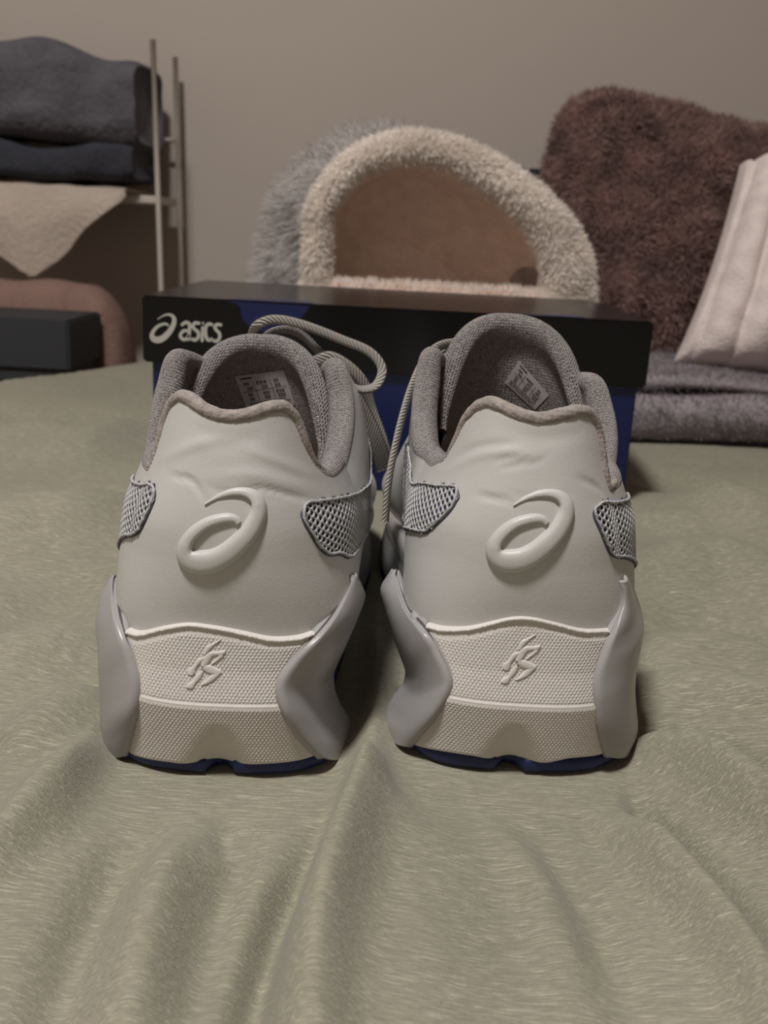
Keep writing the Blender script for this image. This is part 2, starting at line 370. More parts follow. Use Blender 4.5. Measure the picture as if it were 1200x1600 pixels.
def bed():
    B = thing('bed', 'bed with a low dark painted headboard against the back wall', 'bed', (20, 60, -BZ))
    o = box('headboard', (-13, 98), (151.5, 155), (-BZ+8, 28), 'head', B, .5)
    for x in (-10, 92): box('leg', (x, x+5), (155, 158), (-BZ, 26), 'head', B, .4)
    # mattress block, its left side running askew to the camera
    cs = [(bedx(-60)+2, -60), (96, -60), (96, 150), (bedx(150)+2, 150)]
    v = [(x, y, -30) for x, y in cs]+[(x, y, -4.5) for x, y in cs]
    mesh('mattress', v, [(3, 2, 1, 0), (4, 5, 6, 7)]+[(i, (i+1) % 4, (i+1) % 4+4, i+4) for i in range(4)], 'mattress', B, smooth=False)
    v = [(x, y, -40) for x, y in cs]+[(x, y, -30.2) for x, y in cs]
    mesh('bed_frame', v, [(3, 2, 1, 0), (4, 5, 6, 7)]+[(i, (i+1) % 4, (i+1) % 4+4, i+4) for i in range(4)], 'head', B, smooth=False)
    for (x, y) in [(-60, -50), (88, -50), (88, 140), (-15, 140)]: box('leg', (x, x+4), (y, y+4), (-BZ, -40), 'head', B, .3)
    # duvet: fine grid near the camera, coarser far off
    ys = np.concatenate([np.arange(-58, 14, 3.), np.arange(14, 46, .13), np.arange(46, 149, .55)])
    a = np.linspace(-1, 1, 470); xs = np.sign(a)*(np.abs(a)*22+np.abs(a)**5*80)
    X = np.zeros((len(xs), len(ys))); Y = X+ys[None]
    lo = bedx(ys); hi = 98.
    for k in range(len(ys)): X[:, k] = np.clip(xs, max(lo[k], -200), hi)
    Z = bedz(X, Y)
    for k in range(len(ys)):                      # left side hangs down
        c = xs < lo[k]; n = c.sum()
        if n: 
            e = np.linspace(1, 0, n, endpoint=False) if n > 1 else np.array([1.])
            X[c, k] = lo[k]-1.6*np.sin(e*1.57)+1.2*np.sin(e*3+ys[k]*.25)*e; Z[c, k] = Z[n, k]-.6*e-22*e**1.4
    P = np.stack([X, Y, Z], -1)
    d = grid('duvet', P, 'duvet', None, uvs=False)
    tag(d, 'sage green heathered duvet cover spread over the bed, creased around the shoes', 'duvet')
    solid(d, .12, -1)
bed()

# ---------------- sneakers ----------------
def pl(pts): return np.array(pts, float)
def sup(x, w, a, n): return a*(1-(1-np.clip(np.abs(x)/w, 0, .9999)**n)**(1/n))
LZ = [4.0, 5, 6.5, 8.0, 8.6, 9.3, 10.5, 12, 14]
LWm = [4.15, 4.2, 4.2, 4.15, 3.95, 3.65, 3.3, 3.1, 3.0]
LWl = [4.3, 4.35, 4.35, 4.3, 4.1, 3.8, 3.4, 3.15, 3.0]
LY = [.22, .16, .08, .15, .25, .45, .85, 1.35, 1.9]
def smooth_interp(z, xs, ys):
    z = np.asarray(z, float); r = 0
    for d in (-.45, -.25, 0, .25, .45): r = r+np.interp(z+d, xs, ys)
    return r/5
def lwid(x, z): return np.where(np.asarray(x) > 0, smooth_interp(z, LZ, LWm), smooth_interp(z, LZ, LWl))
def lan(z):
    t = np.clip((np.asarray(z, float)-4.6)/3.4, 0, 1); t = t*t*(3-2*t); return 4.3+1.7*t, 2.7-.3*t
def leather_y(x, z): a, n = lan(z); return smooth_interp(z, LZ, LY)+sup(x, lwid(x, z), a, n)
def mid_y(x, z):
    return np.interp(z, [0.2, 1.2, 2.62, 2.80, 3.8, 5.3], [-.32, -.42, -.58, -.50, -.25, .0])+sup(x, 4.35, 4, 2.7)
SH = {
 'L': dict(o=SHOES[0], yaw=radians(2.0), m=1, sw=4.5,
  edge=[(232, 735), (241.6, 710), (255, 660), (266.5, 633), (280, 622.6), (293, 627.6), (316, 645), (347, 655.5), (377.6, 655.5), (408, 646.7), (431, 640), (446.6, 640), (462, 656), (477, 695), (492.6, 725), (508, 738.7), (519.5, 742.5)],
  lat=[(226, 722, 7.4), (236, 650, 9.0), (247, 600, 9.9), (265, 556, 10.8)], med=[(540, 722, 6.9), (551, 668, 8.6), (551, 619, 9.9), (538, 569, 10.8)],
  ptop=[(197, 989), (217, 994), (255, 985), (293, 979), (332, 983), (378, 992), (424, 1002), (466, 1000), (491, 992)],
  pbot=[(197.5, 1174), (255, 1189.6), (285.7, 1194), (324, 1195), (350, 1198), (366, 1198), (408, 1194), (466, 1188), (498, 1178)],
  li=[(182, 902), (186, 948), (196, 988), (211, 1032), (217, 1066), (214, 1100), (207, 1135), (201, 1160), (197.5, 1174)],
  lo=[(181, 898), (163, 933), (156, 975), (161, 1013), (162, 1052), (164, 1090), (165, 1125), (168, 1150), (177, 1168)],
  mi=[(550, 900), (523, 952), (491, 992), (454, 1032), (435, 1068), (443, 1105), (463, 1140), (485, 1166), (498, 1178)],
  mo=[(552, 894), (565, 931), (550, 971), (535, 1006), (515, 1050), (517, 1080), (527, 1105), (543, 1132), (532, 1171)],
  logo=(0, 0, 1, 1), emb=(0, 0), cr=(0, 0),
  pm=[(577, 742), (574, 757), (560, 771), (532, 778), (491, 784), (479, 787), (474, 800), (475, 813), (482, 827), (497, 848), (512, 863), (530, 864), (553, 864)],
  plat=[(204, 756), (213, 756), (231, 756.6), (239, 759), (243, 765.6), (241.5, 777), (234, 798), (224.5, 816), (216, 829), (210, 834.6), (200, 836)],
  tongue=dict(cx=-.3, y0=12.6, top=12.75, w=3.15, skew=-.25), tagpx=[(366, 588), (444, 578), (462, 632), (388, 645)], tagy=11.2),
 'R': dict(o=SHOES[1], yaw=0., m=-1, sw=4.1,
  edge=[(657, 714.7), (675, 724.6), (693.7, 716.5), (708, 692.7), (726.7, 656), (745, 637.7), (763, 632), (785, 641), (814.7, 654), (844, 659.7), (873, 654), (902.7, 646.9), (921, 648), (932, 663), (939, 692.7), (943, 729), (948.5, 758.7), (953, 767)],
  lat=[(960, 745, 7.2), (964, 690, 8.8), (956, 640, 9.9), (938, 595, 10.8)], med=[(646, 697, 6.9), (643, 656, 8.6), (648, 601, 9.9), (660, 553, 10.9)],
  ptop=[(666, 981), (693.7, 986.5), (734, 984.7), (770.7, 975.5), (800, 969), (829, 969), (866, 977), (910, 988), (952, 988)],
  pbot=[(642, 1161), (690, 1173.5), (737.7, 1181), (770.7, 1190), (800, 1190), (829, 1192), (851, 1192.7), (891.7, 1184.5), (946.7, 1176)],
  mi=[(618, 893), (638, 948), (666, 981), (686, 1014), (704, 1055), (700, 1080), (683, 1110), (660, 1138), (642, 1160)],
  mo=[(616, 886), (600, 920), (608, 953), (621, 996), (640, 1048), (636, 1070), (619, 1092), (604, 1116), (614, 1146)],
  li=[(972, 905), (970, 945), (955, 985), (940, 1022), (930, 1058), (931, 1090), (935, 1127), (941, 1155), (947, 1176)],
  lo=[(973, 898), (986, 925), (999, 965), (995, 1000), (987, 1035), (985, 1070), (987, 1100), (990, 1130), (977, 1163)],
  logo=(802, 788, .98, .96), emb=(491.5, -8), cr=(490, 0),
  pm=[(612, 735), (616, 744), (624, 751), (645, 754), (668, 756), (709.6, 760), (716, 765), (714, 780), (699, 800), (680, 819), (657, 829.6), (632, 833), (620, 842)],
  plat=[(984, 784), (976, 782.5), (946.7, 783.6), (934, 788), (929, 799), (935.7, 821), (946.7, 850), (957.7, 865), (974, 869)],
  tongue=dict(cx=.1, y0=12.9, top=14.05, w=3.1, skew=.2), tagpx=[(811, 563), (859, 617), (836, 640), (788, 597)], tagy=11.6),
}
LOGO = [(400, 252, 6), (480, 203, 17), (570, 160, 28), (680, 126, 38), (800, 122, 47), (895, 155, 62), (955, 225, 78), (965, 320, 88), (925, 440, 98), (850, 560, 106), (750, 670, 116), (630, 770, 122), (500, 838, 128), (370, 858, 130), (260, 835, 118), (200, 775, 100), (195, 695, 84), (235, 610, 72), (315, 522, 66), (420, 450, 60), (530, 410, 55), (640, 392, 50), (715, 405, 42), (752, 445, 36)]
EMB = [[(400, 325, 16), (450, 235, 38), (520, 180, 24), (650, 92, 5)], [(175, 640, 45), (200, 585, 62), (245, 520, 28), (330, 415, 36), (385, 390, 20)],
       [(375, 510, 40), (420, 420, 56), (500, 325, 42), (600, 310, 30), (690, 300, 34), (728, 258, 6)], [(680, 330, 34), (600, 405, 20), (505, 478, 8)],
       [(375, 520, 36), (480, 560, 66), (600, 600, 50), (660, 595, 26)], [(625, 605, 34), (520, 690, 46), (420, 765, 26), (345, 800, 8)],
       [(365, 585, 26), (300, 680, 42), (235, 760, 28), (180, 815, 58), (105, 832, 10)]]
DN = np.array([[0, 0, 0]])
KT = None
def shoe(side, label):
    d = SH[side]; m = d['m']; ox, oy = d['o']; yaw = d['yaw']
    root = thing('sneaker', label, 'sneaker', (ox, oy, 0), 'pair of sneakers', yaw=yaw)
    c, s = cos(-yaw), sin(-yaw)
    def tl(p):                                    # bed coordinates -> the shoe's own, medial side +x
        p = np.asarray(p, float); x = p[..., 0]-ox; y = p[..., 1]-oy
        return np.stack([(x*c-y*s)*m, x*s+y*c, p[..., 2]], -1)
    def tv(v): v = np.asarray(v, float); return np.array([(v[0]*c-v[1]*s)*m, v[0]*s+v[1]*c, v[2]])
    C0 = tl(CAM)
    def at(px, py, y): dd = tv(ray(px, py)); return C0+dd*((y-C0[1])/dd[1])
    def hit(px, py, fy, ymax=5.5):
        dd = tv(ray(px, py)); lo_, hi_ = -3., ymax
        g = lambda y: (lambda q: y-float(fy(q[0], q[2])))(C0+dd*((y-C0[1])/dd[1]))
        ysc = np.linspace(lo_, hi_, 60); prev = ysc[0]
        for y in ysc[1:]:
            if g(y) >= 0: lo_, hi_ = prev, y; break
            prev = y
        else: return C0+dd*((hi_-C0[1])/dd[1])
        for _ in range(18):
            k = (lo_+hi_)/2
            if g(k) >= 0: hi_ = k
            else: lo_ = k
        return C0+dd*((hi_-C0[1])/dd[1])
    X = np.array([m, 1, 1.])
    def G(name, P, mat, par=root, **kw):
        fl = kw.pop('flip', False)
        return grid(name, np.asarray(P)*X, mat, par, flip=(fl != (m < 0)), **kw)
    # --- leather shell: heel part by angle, sides by key columns
    E = np.array([hit(a, b, leather_y, 5.6) for a, b in d['edge']])
    if m < 0: E = E[::-1]
    lw = lwid(E[:, 0], E[:, 2])
    phi = np.degrees(np.sign(E[:, 0])*np.arcsin(np.clip((np.abs(E[:, 0])/lw)**(lan(E[:, 2])[1]/2), 0, .999)))
    # canonical x: medial + ; sort from lateral to medial
    o_ = np.argsort(phi); phi = phi[o_]; ez = E[o_, 2]
    PH = np.linspace(-82, 82, 165); K = 72
    zt = np.interp(PH, phi, ez); ker = np.array([1, 2, 3, 2, 1.])/9; zt[2:-2] = np.convolve(zt, ker, 'valid')
    vv = np.linspace(0, 1, K)
    def heelcol(ph, ztop):
        z = 4.1+(ztop-4.1)*vv; w_ = lwid(ph+0*z, z); A_, n_ = lan(z); a = np.abs(sin(radians(ph)))**(2/n_)
        x = w_*a*np.sign(ph); y = smooth_interp(z, LZ, LY)+A_*(1-np.clip(1-a**n_, 0, 1)**(1/n_))
        return np.stack([x, y, z], -1)
    H = np.array([heelcol(p, z) for p, z in zip(PH, zt)])
    # creases pressed into the heel leather
    cr = [([(243, 722), (290, 700), (335, 688), (380, 692)], .05, .16), ([(262, 742), (300, 752), (322, 786)], -.09, .08), ([(318, 757), (350, 768), (410, 764), (500, 782)], -.08, .08),
          ([(330, 745), (400, 742), (470, 760), (505, 765)], .05, .16), ([(380, 700), (440, 722), (500, 745)], .05, .14), ([(300, 665), (350, 690), (420, 680)], -.04, .25), ([(345, 775), (385, 772), (450, 786)], -.03, .06)]
    if m < 0: cr = [([(690, 735), (740, 712), (790, 705), (850, 712)], .05, .15), ([(690, 728), (745, 700), (810, 690)], -.06, .1), ([(770, 722), (790, 716), (812, 712)], -.05, .05), ([(775, 733), (805, 727), (830, 716)], -.05, .05), ([(802, 730), (840, 722), (860, 708)], -.04, .06),
                      ([(790, 768), (830, 778), (900, 772)], -.03, .07), ([(740, 772), (790, 782), (803, 790)], -.08, .08), ([(900, 745), (930, 760), (945, 775)], -.07, .08), ([(780, 665), (840, 685), (920, 672)], -.04, .25)]
    N_ = np.stack([H[..., 0]*.12, -np.ones(H.shape[:2]), 0*H[..., 0]], -1); N_ = nrm(N_)
    for pts, am, wd in cr:
        Q = np.array([hit(a, b, leather_y)[[0, 2]] for a, b in pts]); Q = catmull(Q, 16)
        dd_, t_, _ = sdist(H[..., [0, 2]], Q); H = H+N_*(am*np.exp(-(dd_/wd)**2)*np.sin(np.clip(t_, .03, .97)*pi)**.7)[..., None]
    zz = H[..., 2]
    def key5(p5): q = np.array(p5, float); return np.stack([np.interp(vv, np.linspace(0, 1, 61), catmull_v(q)[:, k]) for k in range(3)], -1)
    def catmull_v(q):
        t = np.linspace(0, 4, 61); k = np.clip(t.astype(int), 0, 3); s_ = (t-k)[:, None]; mm = np.zeros_like(q); mm[1:-1] = (q[2:]-q[:-2])/2; mm[0] = q[1]-q[0]; mm[-1] = q[-1]-q[-2]
        return (2*s_**3-3*s_**2+1)*q[k]+(s_**3-2*s_**2+s_)*mm[k]+(-2*s_**3+3*s_**2)*q[k+1]+(s_**3-s_**2)*mm[k+1]
    def front(sgn, tops):
        T4 = [at(*t) for t in tops]
        for t in T4: t[0] = abs(t[0])
        sw = d['sw'] if sgn > 0 else 4.25
        def col(y, top, w0, w1, zb=4.15):
            h = top[2]-zb
            return [(w0, y, zb), (w1, y, zb+h*.32), (w1+.05, y, zb+h*.58), (top[0]*.35+w1*.65, y+.0, zb+h*.82), tuple(top)]
        b = 5.0 if sgn > 0 else 5.25
        ks = [col(7.4, T4[0], 3.9, sw-.1), col(9.0, T4[1], 3.8, sw), col(10.2, T4[2], 3.7, sw), col(11.4, T4[3], 3.7, sw-.05),
              col(13.2, (2.7, 13.0, 11.8), 3.8, sw-.1, 4.0),
              [(4.2, 16.5, 3.6), (4.7, 16.5, 5.2), (4.55, 16.5, 6.9), (3.8, 16.5, 8.3), (2.3, 16.3, 9.5)],
              [(b-.1, 20.5, 3.3), (b+.15, 20.5, 4.6), (b-.4, 20.5, 5.9), (3.5, 20.4, 6.9), (1.8, 20, 7.5)],
              [(4.8, 24.8, 3.3), (4.9, 24.8, 4.2), (4.2, 24.6, 5.2), (2.6, 24, 6.2), (.9, 22.6, 7.0)],
              [(3.2, 28.3, 3.5), (3.2, 28.3, 4.2), (2.6, 27.6, 5.0), (1.6, 25.8, 5.9), (.4, 23.2, 6.95)],
              [(.0, 29.7, 3.7), (.0, 29.8, 4.3), (.0, 28.9, 5.0), (.0, 26.7, 5.8), (.0, 23.4, 6.95)]]
        ks = [key5(k) for k in ks]
        h0 = H[-14] if sgn > 0 else H[13]; h1 = H[-1] if sgn > 0 else H[0]
        ks = [h0*np.array([sgn, 1, 1]), h1*np.array([sgn, 1, 1])]+ks
        ks = np.array(ks)
        out = []
        mm = np.zeros_like(ks); L_ = np.linalg.norm(np.diff(ks[:, K//2], axis=0), axis=1); t = np.concatenate([[0], np.cumsum(L_)])
        mm[1:-1] = (ks[2:]-ks[:-2])/(t[2:]-t[:-2])[:, None, None]; mm[-1] = (ks[-1]-ks[-2])/(t[-1]-t[-2])
        for k in range(1, len(ks)-1):
            h = t[k+1]-t[k]; n = max(4, int(h/.28))
            for s_ in np.arange(1, n+1)/n:
                out.append((2*s_**3-3*s_**2+1)*ks[k]+(s_**3-2*s_**2+s_)*h*mm[k]+(-2*s_**3+3*s_**2)*ks[k+1]+(s_**3-s_**2)*h*mm[k+1])
        return np.array(out)*np.array([sgn, 1, 1])
    FL = front(-1, d['lat']); FM = front(1, d['med'])
    U = np.concatenate([FL[::-1], H, FM]); nL = len(FL); nH = len(H)
    up = G('upper', U, 'leather', uvs=True); solid(up, .18, -1 if True else 1)
    Un = nrm(np.cross(np.gradient(U, axis=0), np.gradient(U, axis=1)))       # outward for lateral->medial, bottom->top
    ref = U-np.array([0, 8, 6.]); 
    if np.sum(Un[nL+nH//2, K//2]*np.array([0, -1, 0])) < 0: Un = -Un
    tree = BVHTree.FromPolygons([tuple(q) for q in U.reshape(-1, 3)], [tuple(q) for q in gfaces(*U.shape[:2])])
    tips = lambda a, b: None
    # --- padded collar: roll along the leather edge, then lining down to the insole
    c0, c1 = nL-34, nL+nH+34
    c0 = nL-min(nL-1, 30); c1 = nL+nH+min(len(FM)-1, 30)
    Ee = catmull(U[c0:c1, -1], 320)
    idx = np.linspace(c0, c1-1, 320)
    Nn = np.stack([np.interp(np.arange(320)/319., np.linspace(0, 1, c1-c0), Un[c0:c1, -6, k]) for k in range(3)], -1)
    # match frames by nearest edge vertex
    near = np.array([np.argmin(np.sum((U[c0:c1, -1]-e)**2, 1)) for e in Ee])+c0
    Nn = Un[near, -5]; 
    for _ in range(6): Nn = nrm(np.vstack([Nn[:1], (Nn[:-2]+Nn[1:-1]*2+Nn[2:])/4, Nn[-1:]]))
    T = nrm(np.gradient(Ee, axis=0)); Bb = nrm(np.cross(T, Nn)); 
    if Bb[160, 2] < 0: Bb = -Bb
    Nn = nrm(np.cross(Bb, T)); 
    if Nn[160, 1] > 0: Nn = -Nn
    ay = Ee[:, 1]
    r = np.interp(ay, [0, 2.0, 3.2, 5.0, 7.5, 10, 11.5, 14], [.19, .20, .30, .46, .54, .54, .42, .25])
    for _ in range(10): r = np.concatenate([r[:1], (r[:-2]+r[1:-1]*2+r[2:])/4, r[-1:]])
    ths = np.radians(np.linspace(-25, 200, 19))
    rows = [Ee-Nn*(r[:, None]*.95)+Nn*(r*np.cos(t))[:, None]+Bb*(r*1.0*np.sin(t))[:, None] for t in ths]
    last = rows[-1]; cen = np.stack([0*last[:, 0], np.clip(last[:, 1], 4, 15), last[:, 2]], -1)
    inn = nrm((cen-last)*np.array([1, 1, 0]))
    for k, (dz, di) in enumerate([(.12, .0), (.3, -.02), (.55, .02), (.78, .1), (1, .25)]):
        q = last+inn*di*1.2; q = q.copy(); q[:, 2] = last[:, 2]+(4.5-last[:, 2])*dz; rows.append(q)
    Pc = np.stack(rows, 1)
    G('collar_lining', Pc, 'knit')
    # --- rope-like piping over the heel edge
    sel = (ay < 3.9); i0, i1 = np.nonzero(sel)[0][[0, -1]]
    ce = (Ee-Nn*.13+Bb*.10)[i0:i1+1]; Pt = catmull(ce, 420); T_, A_, B_ = frames(Pt, (0, 0, 1))
    L_ = np.concatenate([[0], np.cumsum(np.linalg.norm(np.diff(Pt, axis=0), axis=1))])
    tape = np.clip(np.minimum(L_, L_[-1]-L_)/2.6, 0, 1)**.8
    tw = np.linspace(0, 2*pi, 24, endpoint=False)
    rad = (.235*(.15+.85*tape))[:, None]*(1+.04*np.sin(tw[None]*8+L_[:, None]*9+1.2*np.sin(L_[:, None]*2.1))); rad *= 1+.012*np.sin(tw[None]*3-L_[:, None]*37)
    Pr = Pt[:, None]+A_[:, None]*(np.cos(tw)[None, :, None]*rad[..., None])+B_[:, None]*(np.sin(tw)[None, :, None]*rad[..., None])
    G('heel_piping', Pr, 'rope', cv=True, caps=True, flip=True)
    # --- tongue
    t_ = d['tongue']; tcx = t_['cx']*m; nA, nB = 70, 30
    a = np.linspace(-1, 1, nA)
    b = np.linspace(0, 1, nB)
    A2, B2 = np.meshgrid(a, b, indexing='ij')
    ztop = t_['top']-4.3*np.abs(A2)**2.6-.3*t_['skew']*A2*m; zb = 7.6+0*A2
    ang = A2*radians(88)
    tw_ = t_['w']*(1-.08*B2)
    TX = tcx+tw_*np.sin(ang); TY = t_['y0']+1.9*(1-B2)-(3.9*(1-np.cos(ang)))+.5*B2; TZ = zb+(ztop-zb)*B2
    TY = TY-.3*np.sin(B2*pi)
    Tm = np.stack([TX, TY, TZ], -1)
    Tn = nrm(np.cross(np.gradient(Tm, axis=0), np.gradient(Tm, axis=1)))
    if Tn[nA//2, 5, 1] > 0: Tn = -Tn          # towards the ankle
    Bd = nrm(np.gradient(Tm, axis=1))[:, -1]
    th_t = .42*np.clip(1-np.abs(a)**6, .35, 1)[:, None, None]
    inner = Tm+Tn*th_t*.6; 
    rim = []
    for an in np.linspace(80, -80, 13):
        rim.append(Tm[:, -1]+Tn[:, -1]*(th_t[:, 0]*1.25*sin(radians(an)))+Bd*(th_t[:, 0]*1.25*cos(radians(an))))
    # the rim is a fat roll; the face below it sits back
    sh = np.clip((B2-.80)/.2, 0, 1)[..., None]; sh = sh*sh*(3-2*sh)
    inner = Tm+Tn*th_t*(.45+.78*sh)
    outer = (Tm-Tn*th_t*1.1)[:, ::-1]
    Pt_ = np.concatenate([inner, np.stack(rim, 1), outer], 1)
    tg = G('tongue', Pt_, 'knit_tongue', flip=True)
    # size label printed on the tongue lining
    tt = BVHTree.FromPolygons([tuple(q) for q in inner.reshape(-1, 3)], [tuple(q) for q in gfaces(nA, nB)])
    def cast(px, py, tr, fallback):
        dd = tv(ray(px, py)); dd = dd/np.linalg.norm(dd); h = tr.ray_cast(Vector(C0), Vector(dd), 200)
        if h[0] is None: return at(px, py, fallback), -dd
        n = np.array(h[1]); n = n if n@dd < 0 else -n
        return np.array(h[0]), n
    q4 = np.array(d['tagpx'], float)
    def tp(u, v): return q4[0]*(1-u)*(1-v)+q4[1]*u*(1-v)+q4[2]*u*v+q4[3]*(1-u)*v
    def patch(u0, v0, u1, v1, off, nu=2, nv=2):
        pts = []
        for u in np.linspace(u0, u1, nu):
            for v in np.linspace(v0, v1, nv):
                p, n = cast(*tp(u, v), tt, d['tagy']); pts.append(p+n*off)
        return pts
    P_ = np.array(patch(0, 0, 1, 1, .03, 12, 8)).reshape(12, 8, 3)
    lb = G('size_label', P_, 'tag', tg, flip=True); lb['label'] = 'pale rectangular size label printed with dark figures'
    vs_, fs_ = [], []
    def stroke(u0, v0, u1, v1, n=3):
        P1 = patch(u0, v0, u1, v1, .045, n, 2); b0 = len(vs_); vs_.extend(P1); fs_.extend([tuple(b0+i for i in q) for q in gfaces(n, 2)])
    stroke(.08, .07, .32, .11)
    for (cx_, cy_, w_) in [(.12, .2, .12), (.38, .2, .22), (.74, .2, .1), (.16, .33, .13), (.46, .33, .13), (.74, .33, .12), (.14, .5, .1), (.45, .5, .14), (.72, .5, .18), (.15, .62, .1), (.46, .62, .12), (.74, .62, .16)]:
        k = 3 if w_ > .12 else 2
        for q in range(k):
            x0 = cx_+w_*q/k; g = w_/k*.72
            stroke(x0, cy_, x0+g*.35, cy_+.085, 2); stroke(x0, cy_, x0+g, cy_+.022, 2); stroke(x0, cy_+.038, x0+g, cy_+.055, 2); stroke(x0+g*.7, cy_+.02, x0+g, cy_+.085, 2)
    stroke(.06, .44, .95, .455, 6); stroke(.32, .2, .33, .7); stroke(.66, .2, .67, .7)
    for v_ in (.75, .82, .89):
        x_ = .1
        while x_ < .86: w_ = random.uniform(.03, .1); stroke(x_, v_, x_+w_, v_+.03, 2); x_ += w_+.02
    mesh('label_print', np.array(vs_)*X, fs_, 'ink', tg)
    # --- insole
    an = np.linspace(0, 2*pi, 40, endpoint=False)
    G('insole', np.array([[(0, 14, 4.7), (3.3*sin(t)*.5, 14-11*cos(t)*.5, 4.7), (3.4*sin(t), 13-10.5*cos(t), 4.7)] for t in an]), 'inner', cu=True, uvs=False)
    # --- white moulded heel block with the small domes
    PT = np.array([hit(a_, b_, mid_y) for a_, b_ in d['ptop']]); PB = np.array([hit(a_, b_, mid_y) for a_, b_ in d['pbot']])
    LI = [hit(a_, b_, mid_y, 4.2) for a_, b_ in d['li']]; MI = [hit(a_, b_, mid_y, 4.2) for a_, b_ in d['mi']]
    if m < 0: PT = PT[::-1]; PB = PB[::-1]
    nx, nz = 330, 200
    li = np.array(LI[2:]); mi = np.array(MI[2:])
    zs = np.linspace(0, 1, nz)
    def bx(arr, q):
        o2 = np.argsort(arr[:, 2]); a_ = arr[o2]; cc = catmull(a_, 60); return np.interp(q, cc[:, 2], cc[:, 0])
    PTc = catmull(PT, 80); PBc = catmull(PB, 80)
    PX = np.zeros((nx, nz)); PZ = np.zeros((nx, nz)); uu = np.linspace(0, 1, nx)
    for _ in range(4):
        if _ == 0: PX[:] = (uu*7.2-3.6)[:, None]
        z1 = np.interp(PX[:, -1], PTc[:, 0], PTc[:, 2]); z0 = np.interp(PX[:, 0], PBc[:, 0], PBc[:, 2])
        PZ = z0[:, None]+(z1-z0)[:, None]*zs[None]
        xl = bx(li, PZ[0]); xr = bx(mi, PZ[-1])
        PX = xl[None]+(xr-xl)[None]*uu[:, None]
    zi = PZ; PY = mid_y(PX, PZ)
    # ridge line follows the panel; v-shaped groove at the foot
    rz = 2.62+.0*PX
    xc = (PX[0, 0]+PX[-1, 0])/2; g = np.clip(1-(PZ-.2)/1.9, 0, 1)
    gr = g**1.2*np.exp(-(np.abs(PX-xc)/(.3+.5*g))**2); 
    PY = PY+.55*gr
    # domes on a hexagonal lattice
    pit = .128; hx = PX/pit; hz = PZ/(pit*.866*.92)
    rowi = np.round(hz); off = (rowi % 2)*.5; dx = hx-off-np.round(hx-off); d1 = (dx*pit)**2+((hz-rowi)*pit*.8)**2
    best = d1
    for dr in (-1, 1):
        rr = rowi+dr; off = (rr % 2)*.5; dx = hx-off-np.round(hx-off); best = np.minimum(best, (dx*pit)**2+((hz-rr)*pit*.8)**2)
    dome = np.sqrt(np.clip(1-best/(.066**2), 0, 1))
    eu = np.minimum(uu, 1-uu)[:, None]*7; ev = np.minimum((1-zs)*4.6, zs*4.6)[None]
    edge = np.clip((np.minimum(eu, np.minimum((1-zs)[None]*4.6-.12, zs[None]*4.6+.06))-.05)/.1, 0, 1)
    rdg = np.clip(np.abs(PZ-2.71)/.10-.5, 0, 1)
    amp = .036*edge*rdg*(1-np.clip(gr*3, 0, 1))*np.where(PZ > 2.71, 1, .8)
    PY = PY-amp*dome-.03*np.exp(-((PZ-2.71)/.045)**2)*np.clip(eu/.3, 0, 1)
    Pm = np.stack([PX, PY, PZ], -1)
    top = Pm[:, -1:]+np.array([0, .12, .07]); top2 = Pm[:, -1:]+np.array([0, .5, .06]); bot = Pm[:, :1]+np.array([0, .5, -.0])
    Pm = np.concatenate([bot, Pm, top, top2], 1)
    lf = Pm[:1]+np.array([.1, .45, 0]); rt = Pm[-1:]+np.array([-.1, .45, 0]); Pm = np.concatenate([lf, Pm, rt])
    hb = G('heel_block', Pm, 'foam', uvs=False); hb['label'] = 'white moulded heel block covered in small domes, ridge across the middle'
    # emblem standing proud of the block
    vs2, fs2 = [], []
    for st in EMB:
        q = catmull([(280+a_/10+d['emb'][0], 990+b_/10+d['emb'][1], w_/10*1.15+.2) for a_, b_, w_ in st], 14)
        tn = nrm(np.gradient(q[:, :2], axis=0)); nn = np.stack([-tn[:, 1], tn[:, 0]], -1); b0 = len(vs2)
        prof = [(-1.05, -.02), (-.85, .05), (-.4, .062), (0, .066), (.4, .062), (.85, .05), (1.05, -.02)]
        for k in range(len(q)):
            for (e, h) in prof:
                p = hit(q[k, 0]+nn[k, 0]*q[k, 2]*e, q[k, 1]+nn[k, 1]*q[k, 2]*e, mid_y); vs2.append(p+np.array([0, -h, h*.25]))
        fs2 += [tuple(b0+i for i in f) for f in gfaces(len(q), 7)]
    em = mesh('running_emblem', np.array(vs2)*X, fs2, 'foam', root, flip=m > 0); em['label'] = 'raised running figure emblem in the middle of the heel block'
    # soft lip along the top of the block
    lip = catmull(PT+np.array([0, -.02, .03]), 160); lip = lip+np.random.default_rng(3).normal(0, .006, lip.shape)
    wl = np.full(160, .11); sweep('block_lip', lip*X, wl, wl, 'foam', root, ns=10, sq=2)
    # --- plastic side wings
    def wing(I, O, ys, sg, nm):
        I = np.array(I); Or = np.array([at(a_, b_, y) for (a_, b_), y in zip(O, ys)])
        Or[0] = I[0]+np.array([sg*.02, .05, .02])
        n = 90; Ic = catmull(I, n); Oc = catmull(Or, n)
        lin = np.stack([np.interp(np.linspace(0, 1, n), np.concatenate([[0], np.cumsum(np.linalg.norm(np.diff(Or, axis=0), axis=1))])/np.sum(np.linalg.norm(np.diff(Or, axis=0), axis=1)), Or[:, c_]) for c_ in range(3)], -1)
        for _ in range(3): lin[1:-1] = (lin[:-2]+lin[1:-1]*2+lin[2:])/4
        Oc = Oc*.3+lin*.7
        if sg < 0: pass
        cols = []
        out = np.array([sg, -.2, 0])
